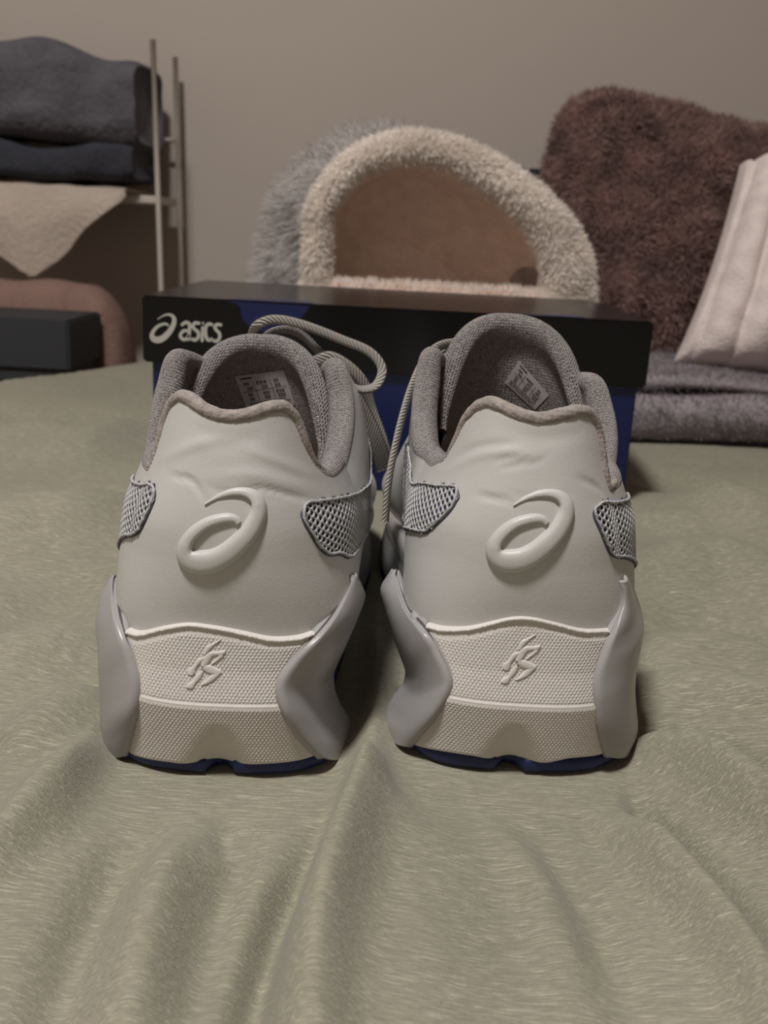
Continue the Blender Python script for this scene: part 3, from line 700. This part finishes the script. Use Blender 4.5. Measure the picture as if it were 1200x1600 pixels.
        for t in np.linspace(0, 1, 26):
            Cc = (Ic*.30+Oc*.70); Cc[:, 1] = Ic[:, 1]*.80+Oc[:, 1]*.20; Cc[:, 0] = Ic[:, 0]*.25+Oc[:, 0]*.75
            cols.append((1-t)**2*Ic+2*t*(1-t)*Cc+t*t*Oc)
        P = np.stack(cols, 0)
        P[:, :, 1] -= .05*np.sin(np.linspace(0, 1, 26)*pi)[:, None]
        # free edge turned forward, then the wing runs on along the side
        e1 = P[-1]+np.array([-sg*.06, .22, 0]); e2 = P[-1]+np.array([-sg*.3, .6, 0]); 
        tpr = np.clip(np.arange(n)/16., .02, 1)[:, None]; e1 = P[-1]+(e1-P[-1])*tpr; e2 = P[-1]+(e2-P[-1])*tpr
        sk = P[0]+np.array([sg*.02, .5, 0])*tpr
        P = np.concatenate([sk[None], P[:1], P, e1[None], e2[None]])
        o = G(nm, P, 'plastic', flip=sg < 0, uvs=False)
        solid(o, .16, -1)
        return P
    ysl = [4.2, 3.9, 3.5, 3.2, 3.0, 2.9, 2.9, 2.9, 2.2]; ysm = [4.4, 4.4, 4.2, 3.8, 3.3, 3.3, 3.4, 3.6, 2.4]
    LIh = [hit(a_, b_, leather_y, 5) for a_, b_ in d['li'][:2]]+LI[2:]; MIh = [hit(a_, b_, leather_y, 5) for a_, b_ in d['mi'][:2]]+MI[2:]
    off = np.array([0, -.06, 0])
    PL = wing([p+off for p in LIh], d['lo'], ysl, -1, 'side_wing'); PM_ = wing([p+off for p in MIh], d['mo'], ysm, 1, 'side_wing')
    # --- midsole core and outsole
    def plan(lst, n=160): return catmull(lst, n, closed=True)
    core = plan([(0, .9), (1.9, 1.2), (2.9, 2.2), (3.15, 4.5), (3.2, 7), (3.7, 10), (4.2, 14), (4.9, 19), (4.8, 23), (3.8, 27), (2.2, 29.6), (0, 30.5), (-2.2, 29.4), (-4.1, 26.5), (-5.1, 22), (-5.1, 18), (-4.5, 13), (-4.0, 9), (-3.4, 6), (-3.2, 3.8), (-2.8, 2), (-1.8, 1.1)])
    cz = lambda y: np.interp(y, [0, 8, 15, 22, 31], [4.7, 4.5, 4.1, 3.7, 3.9]); sp = lambda y: np.interp(y, [0, 16, 22, 31], [0, 0, .1, 1.5])
    cc = np.array([0, 12.]); rw = []
    for f_, e in [(0, .0), (.12, .1), (.35, .02), (.6, -.08), (.85, .08), (1, .02), (1.0, -.6)]:
        q = core+nrm(core-np.array([0, 1.])*np.clip(core[:, 1:2], 3, 26))*np.where(core[:, 1:2] > 6, e*1.6, e)
        z = .45+sp(core[:, 1])+(cz(core[:, 1])-.45-sp(core[:, 1]))*f_; rw.append(np.column_stack([q, z]))
    Pk = np.stack(rw, 1); G('midsole', Pk, 'core', cu=True, uvs=False)
    osl = plan([(0, -.2), (2.3, .02), (3.4, .75), (3.62, 1.6), (3.45, 3.2), (3.5, 6), (3.8, 9), (4.2, 13), (5.0, 19), (4.9, 23), (3.9, 27), (2.2, 29.8), (0, 30.6), (-2.2, 29.6), (-4.2, 26.6), (-5.2, 22), (-5.2, 18), (-4.6, 13), (-4.1, 9), (-4.1, 5.5), (-4.4, 3.2), (-4.2, 1.8), (-3.6, .75), (-2.3, .02)], 200)
    nt = .6*np.exp(-((osl[:, 0]-xc-.05)/.38)**4)*(osl[:, 1] < 3); osl[:, 1] += nt
    rw = []
    ctr = np.column_stack([0*osl[:, 0], np.clip(osl[:, 1], 3, 27)])
    for f_, z in [(0.0, 0), (.93, 0.0), (.985, .06), (1, .2), (1, .40), (.98, .52), (.5, .52)]:
        q = ctr+(osl-ctr)*f_ ; rw.append(np.column_stack([q, z-.03+sp(osl[:, 1])]))
    G('outsole', np.stack(rw, 1), 'blue_rubber', cu=True, uvs=False)
    # --- embossed spiral mark on the heel
    lx, ly, sx, sy = d['logo']
    pts = [(260+a_/6.667, 750+b_/6.667, w_/6.667) for a_, b_, w_ in LOGO]
    if lx: pts = [((a_-320)*sx+lx, (b_-786.5)*sy+ly, w_*.97) for a_, b_, w_ in pts]
    q = catmull(pts, 150); tn = nrm(np.gradient(q[:, :2], axis=0)); nn = np.stack([-tn[:, 1], tn[:, 0]], -1)
    hs = np.clip(q[:, 2]/12, .3, 1); rows = []
    for e in np.linspace(-1, 1, 17):
        h = np.sqrt(max(0, 1-abs(e)**2.6))
        rows.append([hit(q[k, 0]+nn[k, 0]*q[k, 2]*e, q[k, 1]+nn[k, 1]*q[k, 2]*e, leather_y)+np.array([0, -(h*.26*hs[k]-.015), 0]) for k in range(len(q))])
    Pl = np.stack(rows, 1)
    lg = G('spiral_logo', Pl, 'leather', uvs=False); lg['label'] = 'embossed spiral mark, a looped oval with an open tail'
    # --- open mesh side patches over navy backing
    sA = np.concatenate([[0], np.cumsum(np.linalg.norm(np.diff(U[:, K//2], axis=0), axis=1))]); sA -= sA[nL+nH//2]
    zc = U[:, :, 2]
    def surf(s_, z_, off):
        i = np.clip(np.searchsorted(sA, s_)-1, 0, len(sA)-2); f = (s_-sA[i])/(sA[i+1]-sA[i])
        def colz(k):
            v = np.interp(z_, zc[k], vv)*(K-1); j = int(min(v, K-2)); g_ = v-j
            return U[k, j]*(1-g_)+U[k, j+1]*g_, Un[k, j]
        p0, n0 = colz(i); p1, n1 = colz(i+1); n = nrm(n0*(1-f)+n1*f); return p0*(1-f)+p1*f+n*off
    def tosz(px, py, side_):
        dd = tv(ray(px, py)); dd = dd/np.linalg.norm(dd); h = tree.ray_cast(Vector(C0), Vector(dd), 200)
        if h[0] is None or h[0][1] > 14: 
            return None
        i = np.argmin(np.sum((U[:, :].reshape(-1, 3)-np.array(h[0]))**2, 1)); return (sA[i//K], h[0][2])
    def patchmesh(px, sg, ends):
        pts = [tosz(a_, b_, sg) for a_, b_ in px]; pts = [p for p in pts if p is not None and p[0]*sg > 0]
        if len(pts) < 4: return
        # carry the band on along the side of the shoe
        top_, bot_ = pts[0], pts[-1]; sm = max(abs(top_[0]), abs(bot_[0]))
        pts = [(sg*(sm+ends), ends_z[0])]+pts+[(sg*(sm+ends), ends_z[1])]
        poly = np.array(pts)
        rimc = catmull(poly, 220, closed=True)
        dx, dz = .150, .118
        vs3, fs3, vb, fb = [], [], [], []
        smin, smax = poly[:, 0].min(), poly[:, 0].max(); zmin, zmax = poly[:, 1].min(), poly[:, 1].max()
        hexa = [(dx, 0), (dx*.5, dz), (-dx*.5, dz), (-dx, 0), (-dx*.5, -dz), (dx*.5, -dz)]
        col = 0; x_ = smin
        while x_ <= smax:
            z_ = zmin+(dz if col % 2 else 0)
            while z_ <= zmax:
                jx, jz = random.uniform(-.01, .01), random.uniform(-.01, .01)
                if inpoly(np.array(x_), np.array(z_), rimc):
                    b0 = len(vs3)
                    O = []
                    for k in range(12):
                        k2 = k//2; h0 = hexa[k2]; h1 = hexa[(k2+1) % 6]; e = h0 if k % 2 == 0 else ((h0[0]+h1[0])/2, (h0[1]+h1[1])/2); O.append(e)
                    for k, e in enumerate(O): vs3.append(surf(x_+e[0], z_+e[1], .060+.012*(k % 2)))
                    for k, e in enumerate(O):
                        t = 2*pi*k/12; vs3.append(surf(x_+jx+.108*cos(t), z_+jz+.076*sin(t)+.012*cos(t), .062))
                    for k, e in enumerate(O):
                        t = 2*pi*k/12; vs3.append(surf(x_+jx+.098*cos(t), z_+jz+.068*sin(t)+.012*cos(t), .026))
                    for k in range(12): k1 = (k+1) % 12; fs3 += [(b0+k, b0+k1, b0+12+k1, b0+12+k), (b0+12+k, b0+12+k1, b0+24+k1, b0+24+k)]
                    b1 = len(vb)
                    for e in hexa: vb.append(surf(x_+e[0], z_+e[1], .022))
                    fb.append(tuple(range(b1, b1+6)))
                z_ += 2*dz
            x_ += dx*1.5; col += 1
        o = mesh('mesh_patch', np.array(vs3)*X, fs3, 'mesh_white', root, flip=m < 0); o['label'] = 'pale open mesh patch with navy showing through its holes'
        mesh('navy_backing', np.array(vb)*X, fb, 'mesh_blue', o, flip=m < 0)
        rp = np.array([surf(a_, b_, .07) for a_, b_ in rimc]); rp += np.random.default_rng(5).normal(0, .012, rp.shape)
        sweep('stitched_rim', rp*X, .10, .10, 'mesh_white', o, ns=6, sq=2, closed=True)
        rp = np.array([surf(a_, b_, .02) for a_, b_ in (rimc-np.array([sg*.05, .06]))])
        sweep('rim_shadow_strand', rp*X, .09, .06, 'rim_shadow', o, ns=6, sq=2, closed=True)  # dark strand just below the rim, standing in for its cast shadow
    ends_z = (9.2, 6.2); patchmesh(d['pm'], 1, 5.0)
    ends_z = (8.4, 6.2); patchmesh(d['plat'], -1, 3.0)
    # --- tongue strip closing the throat under the laces
    ty = np.linspace(15.3, 22.6, 26); tx = np.linspace(-1, 1, 15)
    ez_ = np.interp(ty, [13, 16.3, 20, 23], [11.4, 9.2, 7.35, 6.8]); hw_ = np.interp(ty, [13, 16.3, 20, 23], [2.75, 2.4, 1.95, .9])
    G('throat_panel', np.array([[(hw_[i]*a_, ty[i], ez_[i]+.55*(1-a_*a_)-.1) for a_ in tx] for i in range(26)]), 'sidemesh', flip=True)
    # --- laces zig-zag over the tongue, eyelets on both sides
    for k in range(5):
        y = 13.6+k*1.7; z = 11.9-k*.98; xx = 2.4-.12*k
        P = catmull([(-xx, y, z), (-xx*.5, y+.1, z+.55), (0, y+.35, z+.75), (xx*.5, y+.6, z+.5), (xx, y+.8, z-.25)], 20)
        sweep('lace_bar', P*X, .6, .16, 'lace', root)
        P = catmull([(xx, y, z), (xx*.5, y+.12, z+.65), (0, y+.35, z+.85), (-xx*.5, y+.6, z+.55), (-xx, y+.8, z-.25)], 20)
        sweep('lace_bar', P*X, .6, .16, 'lace', root)
    return root, at, X, tl
RL = shoe('L', 'left of the two grey sneakers seen from behind, its bow loops rising over the collar')
RRr = shoe('R', 'right of the two grey sneakers seen from behind, one lace end hanging between the pair')
def ribbon(R, name, pts, wd, th=.2, face=None):
    root, at, X, tl = R
    P = catmull([at(*p) for p in pts], 14*len(pts))
    o = sweep(name, P*X, wd, th, 'lace', root, up=(0, 0, 1) if face is None else face, ns=10); return o
def laces():
    L = RL
    ribbon(L, 'lace_loop', [(404, 548, 14.0), (394, 528, 13.7), (402, 508, 13.0), (430, 499, 13.2), (475, 508, 13.3), (535, 531, 13.3), (578, 550, 13.2), (597, 576, 13.0), (588, 602, 12.6), (565, 609, 12.2), (545, 600, 12.0), (530, 585, 12.5)], .42, .2)
    ribbon(L, 'lace_loop', [(412, 542, 14.2), (420, 522, 13.6), (446, 515, 13.8), (472, 524, 13.9), (497, 548, 13.8), (522, 572, 13.4), (545, 590, 13.0)], .42, .2)
    ribbon(L, 'lace_end', [(490, 566, 12.8), (515, 558, 13.1), (545, 574, 13.3), (568, 600, 13.5), (580, 640, 13.8), (598, 690, 14.0), (608, 728, 14.2)], .55, .2, (0, 1, 0))
    ribbon(L, 'lace_end', [(498, 580, 12.4), (530, 590, 12.6), (552, 622, 12.9), (575, 665, 13.3), (592, 705, 13.6), (601, 733, 13.8)], .85, .2, (0, 1, 0))
    R = RRr
    ribbon(R, 'lace_end', [(735, 545, 12.9), (712, 537, 12.6), (683, 543, 12.0), (660, 568, 11.2), (643, 605, 10.2), (629, 650, 9.0), (617, 700, 8.0), (607, 755, 7.2), (602, 817, 6.8)], .46, .2, (0, 1, 0))
    ribbon(R, 'lace_loop', [(730, 556, 12.6), (705, 548, 12.6), (690, 556, 12.3), (680, 575, 12.0)], .45, .2)
laces()

# ---------------- shoe box ----------------
def shoebox():
    B = thing('shoe_box', 'long black and blue shoe box with a white spiral and lettering, behind the sneakers', 'box', (.3, 77, 0))
    Y0, Y1 = 66.0, 88.0; x0, x1 = -17.1, 17.55
    import bmesh
    bd = box('box_body', (x0+.55, x1-.5), (Y0+.4, Y1-.4), (0, 12.5), 'box_blue', B, .12)
    # lid: an open tray upside down
    o = box('lid', (x0, x1), (Y0, Y1), (8.35, 12.85), 'box_black', B, .15)
    # blue and black print: soft-cornered shapes lying on the card
    def shape(name, pts, mat, f, par):
        P = catmull(pts, 60, closed=True); c = P.mean(0)
        v = [f(*p) for p in P]+[f(*c)]; n = len(P)
        return mesh(name, v, [(i, (i+1) % n, n) for i in range(n)], mat, par, smooth=False)
    fr = lambda x, z: (x, Y0-.02, z); frb = lambda x, z: (x, Y0+.36, z)
    def pxl(p): q = atY(p[0], p[1], Y0); return (q[0], q[2])
    def plist(l): return [pxl(p) for p in l]
    def quadshape(name, pts, mat, f, par):
        v = [f(*p) for p in pts]; return mesh(name, v, [tuple(range(len(v)))], mat, par, smooth=False)
    pts = catmull(plist([(352, 470), (374, 478), (378, 495), (388, 508), (410, 518), (440, 516), (462, 505), (476, 490), (484, 478)]), 30)
    quadshape('blue_print', [tuple(p) for p in pts][::-1], 'box_blue', fr, o)
    z = 12.87
    quadshape('blue_print', [(-11.4, Y0+.1), (-5.6, Y0+.1), (-5.6, Y0+1.6), (-8, Y0+2.2), (-10.8, Y0+1.5)], 'box_blue', lambda x, y: (x, y, z), o)
    quadshape('blue_print', [(8.6, Y0+.1), (13.2, Y0+.1), (12.7, Y0+1.5), (9.2, Y0+1.3)], 'box_blue', lambda x, y: (x, y, z), o)
    # the mark and the word on the lid, flat raised print
    vs_, fs_ = [], []
    def strokes(q, n=40, y=Y0-.05):
        q = catmull(q, n); tn = nrm(np.gradient(q[:, :2], axis=0)); nn = np.stack([-tn[:, 1], tn[:, 0]], -1); b0 = len(vs_)
        P = []
        for k in range(len(q)):
            for e in (-1, 1):
                a_ = atY(q[k, 0]+nn[k, 0]*q[k, 2]*e, q[k, 1]+nn[k, 1]*q[k, 2]*e, Y0); vs_.append((a_[0], y, a_[2]))
        fs_.extend([tuple(b0+i for i in f) for f in gfaces(len(q), 2)])
        # round ends
        for k in (0, -1):
            c = len(vs_)
            for t in np.linspace(0, 2*pi, 10, endpoint=False):
                a_ = atY(q[k, 0]+q[k, 2]*cos(t), q[k, 1]+q[k, 2]*sin(t), Y0); vs_.append((a_[0], y-.004, a_[2]))
            fs_.append(tuple(range(c, c+10)))
    sl = [(233+(a_-85)/960*43, 489+(b_-75)/915*49, max(w_/960*43*.88, .8)) for a_, b_, w_ in LOGO]
    strokes(sl, 90)
    mesh('spiral_mark', vs_, fs_, 'box_white', o, smooth=False)
    vs_.clear(); fs_.clear(); w_ = 2.5
    strokes([(285, 507, w_), (291, 503.5, w_), (296, 506, w_), (296.5, 513, w_), (295, 530, w_)]); strokes([(295, 517, w_), (287, 517, w_), (282, 524, w_), (286, 530, w_), (292, 529, w_), (296, 521, w_)])
    strokes([(311, 505, w_), (305, 504.5, w_), (301.5, 509, w_), (304, 514, w_), (309, 518, w_), (310.5, 525, w_), (306, 531, w_), (300.5, 530, w_)])
    strokes([(317, 512, w_), (316.5, 522, w_), (316, 532, w_)]); strokes([(317.5, 504.2, 1.6), (317.7, 505.5, 1.6), (317.9, 506, 1.6)])
    strokes([(331, 507, w_), (326, 506, w_), (322, 511, w_), (321.5, 522, w_), (325, 531, w_), (331, 530, w_)])
    strokes([(345, 507.5, w_), (339, 507, w_), (336, 511, w_), (338.5, 516, w_), (342.5, 520, w_), (343.5, 527, w_), (339, 533, w_), (333.5, 532, w_)])
    wd = mesh('lettering', vs_, fs_, 'box_white', o, smooth=False); wd['label'] = 'white lower-case lettering asics'
    # black print on the body
    quadshape('black_print', [(x0+.6, 0.1), (x0+.6, 3), (x0+2.2, 2.2), (x0+4, .1)], 'box_black', frb, bd)
shoebox()

# ---------------- plush cave behind the box ----------------
def cave():
    C = thing('plush_cave', 'fluffy grey plush cave with a cream fleece rim, on the bed behind the shoe box', 'pet bed', (1, 108, 0))
    # rim arch in the plane facing the camera (x, z) and the same arch shrinking to the back-left
    ap = [(476, 560), (472, 440), (474, 380), (478, 325), (495, 285), (530, 245), (580, 216), (640, 204), (700, 213), (750, 233), (800, 263), (850, 300), (890, 345), (914, 390), (924, 440), (920, 560)]
    arch = [tuple(np.array(atY(a_, b_, 93.))[[0, 2]]) for a_, b_ in ap]; arch = [(x_+(4.2-x_)*.055, z_-max(0, z_-13)*.05) for x_, z_ in arch]
    A = catmull(arch, 70); ctr = np.array([4.2, 13])
    def ring(k, sx, sz, y, dx, dz=0): return np.column_stack([(A[:, 0]-ctr[0])*sx+ctr[0]+dx, np.full(len(A), y), (A[:, 1]-4)*sz+4+dz])
    outer = []
    for t in np.linspace(0, 1, 30):
        outer.append(ring(0, 1.0-.02*t-.5*t**4, 1.0+.035*sin(t*3)-.6*t**5, 94.5+17*t, -8.5*t**.8))
    P = np.array(outer)
    fl_ = np.clip(1-P[:, :, 2]/22, 0, 1)**1.3*np.clip(np.linspace(0, 1, 30)*5, 0, 1)[:, None]; P[:, :35, 0] -= (4.6*fl_)[:, :35]
    P[:, 0, 2] = 0; P[:, -1, 2] = 0
    s = grid('shell', P, 'fur_grey', C)
    sgn = np.cross(P[11, 35]-P[10, 35], P[10, 36]-P[10, 35])[2]
    fur('grey_fur', P, 42000, 2.0, .13, 'fur_grey', C, .5, (-.2, 0, .1), .8, flip=1 if sgn > 0 else -1, clump=.55, seed=2)
    inn = []
    for t in np.linspace(0, 1, 24):
        q = ring(0, (1.0-.02*t-.35*t**4)*.93, 1.0, 94.5+12*t, -3.5*t**.8); q[:, 2] = np.clip((q[:, 2]-4)*.9*(1-.35*t**4)+4.0, 3, 40); inn.append(q)
    Pi = np.array(inn); o = grid('inner_lining', Pi, 'cave_in', C)
    bk = Pi[-1]; mesh('back_lining', list(bk)+[tuple(bk.mean(0))], [(i, i+1, len(bk)) for i in range(len(bk)-1)], 'cave_in', C)
    # cushion base filling the foot of the cave, with a pale front lip
    xs = np.linspace(-9.3, 18.2, 40); cr_ = []
    for x in xs:
        e = 1-abs((x-4.4)/13.9)**5; e = max(e, 0)
        cr_.append([(x, 92.2, 0.0), (x, 91.2, 3), (x, 91.0, 8), (x, 91.6, 11.4+.6*e), (x, 93.2, 12.35+.7*e+.12*sin(x*1.9)), (x, 95.5, 12.1+.6*e), (x, 99, 11.0), (x-1, 108, 10.2), (x-3, 117, 10.2)])
    Pb = np.array(cr_); grid('base_cushion', Pb, 'cave_pad', C)
    fur('base_fleece', Pb[:, 1:6], 9000, .8, .10, 'fur_cream', C, .1, (0, 0, .3), .9, flip=1 if np.cross(Pb[21, 1]-Pb[20, 1], Pb[20, 2]-Pb[20, 1])[1] < 0 else -1, seed=4, mask=lambda p: p[:, 2] > 9.5)
    # rim: thick fleece roll following the arch
    R = A; T, N3, B3 = frames(np.column_stack([R[:, 0], np.full(len(R), 94.), R[:, 1]]), (0, -1, 0))
    th = np.linspace(0, 2*pi, 26, endpoint=False); path = np.column_stack([R[:, 0], np.full(len(R), 94.3), R[:, 1]])
    inw = nrm(np.column_stack([ctr[0]-path[:, 0], 0*path[:, 0], ctr[1]-path[:, 2]]))
    rr = np.interp(np.arange(len(A)), [0, 20, 45, 60, 69], [1.0, 1.05, 1.4, 2.2, 2.4])[:, None]
    Pr = path[:, None]+inw[:, None]*((rr*.55+np.cos(th)[None]*rr)[..., None])+np.array([0, -1, 0])*(np.sin(th)*1.5+.3)[None, :, None]
    grid('rim_roll', Pr, 'fur_cream', C, cv=True)
    sg = np.cross(Pr[36, 7]-Pr[35, 7], Pr[35, 8]-Pr[35, 7]); ctrv = Pr[35].mean(0); flip = 1 if sg@(Pr[35, 7]-ctrv) > 0 else -1
    fur('rim_fleece', np.concatenate([Pr, Pr[:, :1]], 1), 40000, .85, .14, 'fur_cream', C, .2, (0, 0, .25), 1.1, flip=flip, clump=.9, seed=6)
cave()

# ---------------- cushions and throw ----------------
def pillow(w, h, t, n=60, pinch=.12, sup_=.45):
    a = np.linspace(-1, 1, n); U_, V_ = np.meshgrid(a, a, indexing='ij')
    r = np.clip((1-U_**4)*(1-V_**4), 0, 1)**sup_
    k = 1-pinch*(np.abs(U_*V_)**0)*0
    x = U_*w/2*(1-pinch*(1-V_**2)*np.abs(U_)**2*.6); y = V_*h/2*(1-pinch*(1-U_**2)*np.abs(V_)**2*.6)
    return x, y, r*t/2
def place(P, loc, rx, ry, rz):
    from mathutils import Euler
    Mx = np.array(Euler((rx, ry, rz), 'XYZ').to_matrix()); return P@Mx.T+np.array(loc)
def cushions():
    # brown long-pile cushion leaning on the headboard
    x, y, z = pillow(46, 39, 14, pinch=.05, sup_=.6); x, y = x*(1-.10*np.abs(y/19.5)**5), y*(1-.12*np.abs(x/23)**5)*(1-.15*(x/23+1)/2*(y > 0))
    z = z+.5*wave(x, y, 9, 8, .3, 1.2, .8)*(z > .5)
    F_ = np.stack([x, y, z], -1); Bk = np.stack([x, y, -z], -1)
    f_ = lambda P: place(P, (40.2, 130.5, 17.6), radians(66), radians(0), radians(-4))
    C = thing('fluffy_cushion', 'brown long-pile cushion leaning against the headboard, behind the white one', 'cushion', (38, 126, 0))
    rot = lambda P: np.stack([P[..., 0]*cos(.14)+P[..., 1]*sin(.14), -P[..., 0]*sin(.14)+P[..., 1]*cos(.14), P[..., 2]], -1)
    Pf = f_(rot(F_)); Pb = f_(rot(Bk))
    grid('cover_front', Pf, 'fur_brown', C); grid('cover_back', Pb, 'fur_brown', C, flip=True)
    sg = 1 if np.cross(Pf[31, 30]-Pf[30, 30], Pf[30, 31]-Pf[30, 30])[1] < 0 else -1
    fur('long_pile', Pf, 80000, 1.5, .2, 'fur_brown', C, .3, (0, 0, 0), 1.3, flip=sg, clump=1.1, seed=8)
    # white ribbed cushion
    n = 150; a = np.linspace(-1, 1, n)
    x, y, z = pillow(38, 25, 11, n, .06, .4); x = x*(1-.3*y/25)
    rib = np.abs(np.sin((x/(1-.3*y/25)+21)*pi/3.3))**.45
    zf = z*(1)+1.7*rib*np.clip(z/2, 0, 1)+.12*wave(x, y, 11, 8, .6, 2.5, .6)*np.clip(z/3, 0, 1)
    C = thing('ribbed_cushion', 'white plush cushion with wide raised ribs, cut off by the right edge', 'cushion', (50, 104, 6))
    al = radians(-4)
    rot = lambda P: np.stack([P[..., 0]*cos(al)-P[..., 1]*sin(al), P[..., 0]*sin(al)+P[..., 1]*cos(al), P[..., 2]], -1)
    f_ = lambda P: place(rot(P), (52.6, 107.0, 15.2), radians(60), 0, radians(-3))
    grid('cover_front', f_(np.stack([x, y, zf], -1)), 'rib', C); grid('cover_back', f_(np.stack([x, y, -z], -1)), 'rib', C, flip=True)
    # folded grey plush throw
    C = thing('folded_throw', 'grey plush throw folded on the bed under the white cushion', 'throw', (45, 96, 0))
    xs = np.linspace(21, 92, 120)
    def layer(name, prof, n, seed):
        P = np.array([[(x+.0, p[0]+.05*(x-24)+.35*sin(x*.23+p[1]), p[1]*(1+.05*sin(x*.31+seed))) for p in catmull(prof, 30)] for x in xs])
        P[0, :, 1] = P[0, :, 1].mean()*.3+P[0, :, 1]*.7
        grid(name, P, 'throw', C, uvs=False)
        e = mesh(name+'_end', list(P[0])+[tuple(P[0].mean(0))], [(i+1, i, 30) for i in range(29)], 'throw', C)
        sg = np.cross(P[61, 8]-P[60, 8], P[60, 9]-P[60, 8]); fl = 1 if sg[1] < 0 else -1
        fur(name+'_pile', P, n, .55, .09, 'throw_fur', C, .3, (0, 0, 0), .6, flip=fl, clump=1.4, seed=seed)
    layer('lower_fold', [(90.5, 0.0), (88.6, .6), (88.0, 2.3), (88.8, 4.0), (90.8, 4.5), (100, 4.6), (112, 4.4), (112, .5)], 26000, 3)
    layer('upper_fold', [(91.6, 4.7), (90.5, 5.0), (90.5, 5.4), (91.6, 5.75), (96, 5.8), (111, 5.8), (111, 4.8)], 14000, 5)
cushions()

# ---------------- left background ----------------
def rack():
    C = thing('leaning_rack', 'pale metal rack by the wall holding the folded blankets', 'rack', (-55, 152, -BZ))
    def tube(nm, a, b, r=.7): sweep(nm, np.linspace(a, b, 6), r*2, r*2, 'rack', C, ns=12, sq=2, up=(0, 1, 0))
    zt = 42; k = -.7/35
    def px_(z): return -35.1+(z-8)*k
    for Y in (147, 161): tube('post', (px_(-BZ), Y, -BZ), (px_(zt), Y, zt), .4)
    for Y in (147, 161): tube('post', (-79, Y, -BZ), (-75, Y, zt), .75)
    for z in (20.6, -9.5, -40):
        box('shelf', (-76, px_(z)-.3), (147.6, 160.5), (z-.6, z+.6), 'rack', C, .2)
    tube('rail', (-75, 161, 30), (px_(30), 161, 30), .35)
    def folded(name, lab, x0, x1, z0, z1, mat, seed, y0=144.5, cat='blanket', lean=0):
        n = 60; th = np.linspace(0, 2*pi, 60, endpoint=False)
        xs = np.linspace(x0, x1, 50); P = []
        for x in xs:
            e = (1-abs((x-(x0+x1)/2)/((x1-x0)/2))**14)**.5 if True else 1
            e = .82+.18*e
            row = []
            for t in th:
                cy = np.sign(cos(t))*abs(cos(t))**.35; cz = np.sign(sin(t))*abs(sin(t))**.45
                zc_ = (z0+z1)/2+lean*(x-x0)
                row.append((x, (y0+160)/2+cy*(160-y0)/2*(1-.02*sin(x)), zc_+cz*(z1-z0)/2*e+.5*sin(x*.35+seed+cy)*(cz > 0)))
            P.append(row)
        P = np.array(P); P += .28*wave(P[..., 0], P[..., 2]*1.3, seed, 8, .3, 1.2, .8)[..., None]*np.array([0, -1, .5])
        # folds across the front edge
        o = grid(name, P, mat, None, cv=True, caps=True, uvs=False); tag(o, lab, cat, None); return o
    folded('folded_blanket', 'thick slate grey fleece blanket, topmost on the rack', -74, -37.5, 29.0, 41.8, 'blanket', 1, 143.2, lean=-.05)
    folded('folded_blanket', 'thin dark slate blanket folded just under the thick grey one', -74, -38.2, 22.6, 27.8, 'blanket2', 4, 144.2)
    # pale fleece with its corner hanging over the front of the shelf
    n = 40; a = np.linspace(0, 1, n)
    P = []
    for u in a:
        x = -73+33.4*u; row = []
        zl = np.interp(x, [-73, -64, -52.8, -40.4, -39.6], [18, 15, 8.6, 20.0, 20.9])
        for v in np.linspace(0, 1, 40):
            if v < .3: row.append((x, 158-(158-145.9)*v/.3, 21.6+.15*sin(x)))
            else:
                q = (v-.3)/.7; row.append((x*(1-.0*q)+.25*sin(q*3+x*.8), 145.9-1.6*sin(min(q*3, 1.57))-.5*sin(x*.55)*q*1.6, 21.6+(zl-21.6)*q))
        P.append(row)
    o = grid('draped_fleece', np.array(P), 'fleece_w', None, uvs=False); solid(o, .5, -1)
    tag(o, 'pale fleece blanket whose pointed corner hangs from the rack shelf', 'blanket')
rack()
def leftstuff():
    # tall cloth hamper beside the bed
    C = thing('cloth_hamper', 'pinkish brown cloth hamper with a soft rounded rim, behind the charcoal box', 'hamper', (-60, 141, -BZ))
    n = 70; xs = np.linspace(-90, -38.0, n); P = []
    for i, x in enumerate(xs):
        e = 1 if x < -44.5 else math.sqrt(max(0, 1-((x+44.5)/6.5)**2)); zt = 8.6+.25*sin(x*.6)
        zt = -6+(zt+6)*e
        w = .35*sin(x*1.1)+.25*sin(x*2.3)
        prof = [(138, -BZ), (136.2+w, -30), (136+w, -8), (136.3+w, zt-2), (137.5, zt-.6), (140, zt), (144, zt-.2), (145.3, zt-2), (145.4, -30), (145.4, -BZ)]
        P.append([(x+.25*sin(z*.4), y, z) for y, z in catmull(prof, 40)])
    P = np.array(P); grid('fabric_body', P, 'pink', C, uvs=False)
    mesh('side_panel', list(P[-1])+[tuple(P[-1].mean(0))], [(i, i+1, 40) for i in range(39)], 'pink', C)
    # small table carrying the box
    T = thing('side_table', 'low orange wood side table under the dark box', 'table', (-66, 125, -BZ))
    box('table_top', (-84, -39.5), (119, 135), (-8.6, -7.2), 'wood', T, .3)
    for x in (-83, -43):
        for y in (120, 131.5): box('leg', (x, x+2.5), (y, y+2.5), (-BZ, -8.6), 'wood', T, .2)
    B = thing('storage_box', 'charcoal card box with a lid on the wooden side table', 'box', (-64, 127, -7.2))
    xr = -43.6; 
    box('box_body', (-84, -41.2), (121.5, 134.5), (-7.2, 1.8), 'darkbox', B, .3)
    box('lid', (-84.5, -40.6), (121, 135), (-1.2, 5.2), 'darkbox', B, .3)
    box('handle_cutout', (-50, -46), (120.8, 121.4), (-4.2, -2.6), 'box_black', B, .2)
leftstuff()
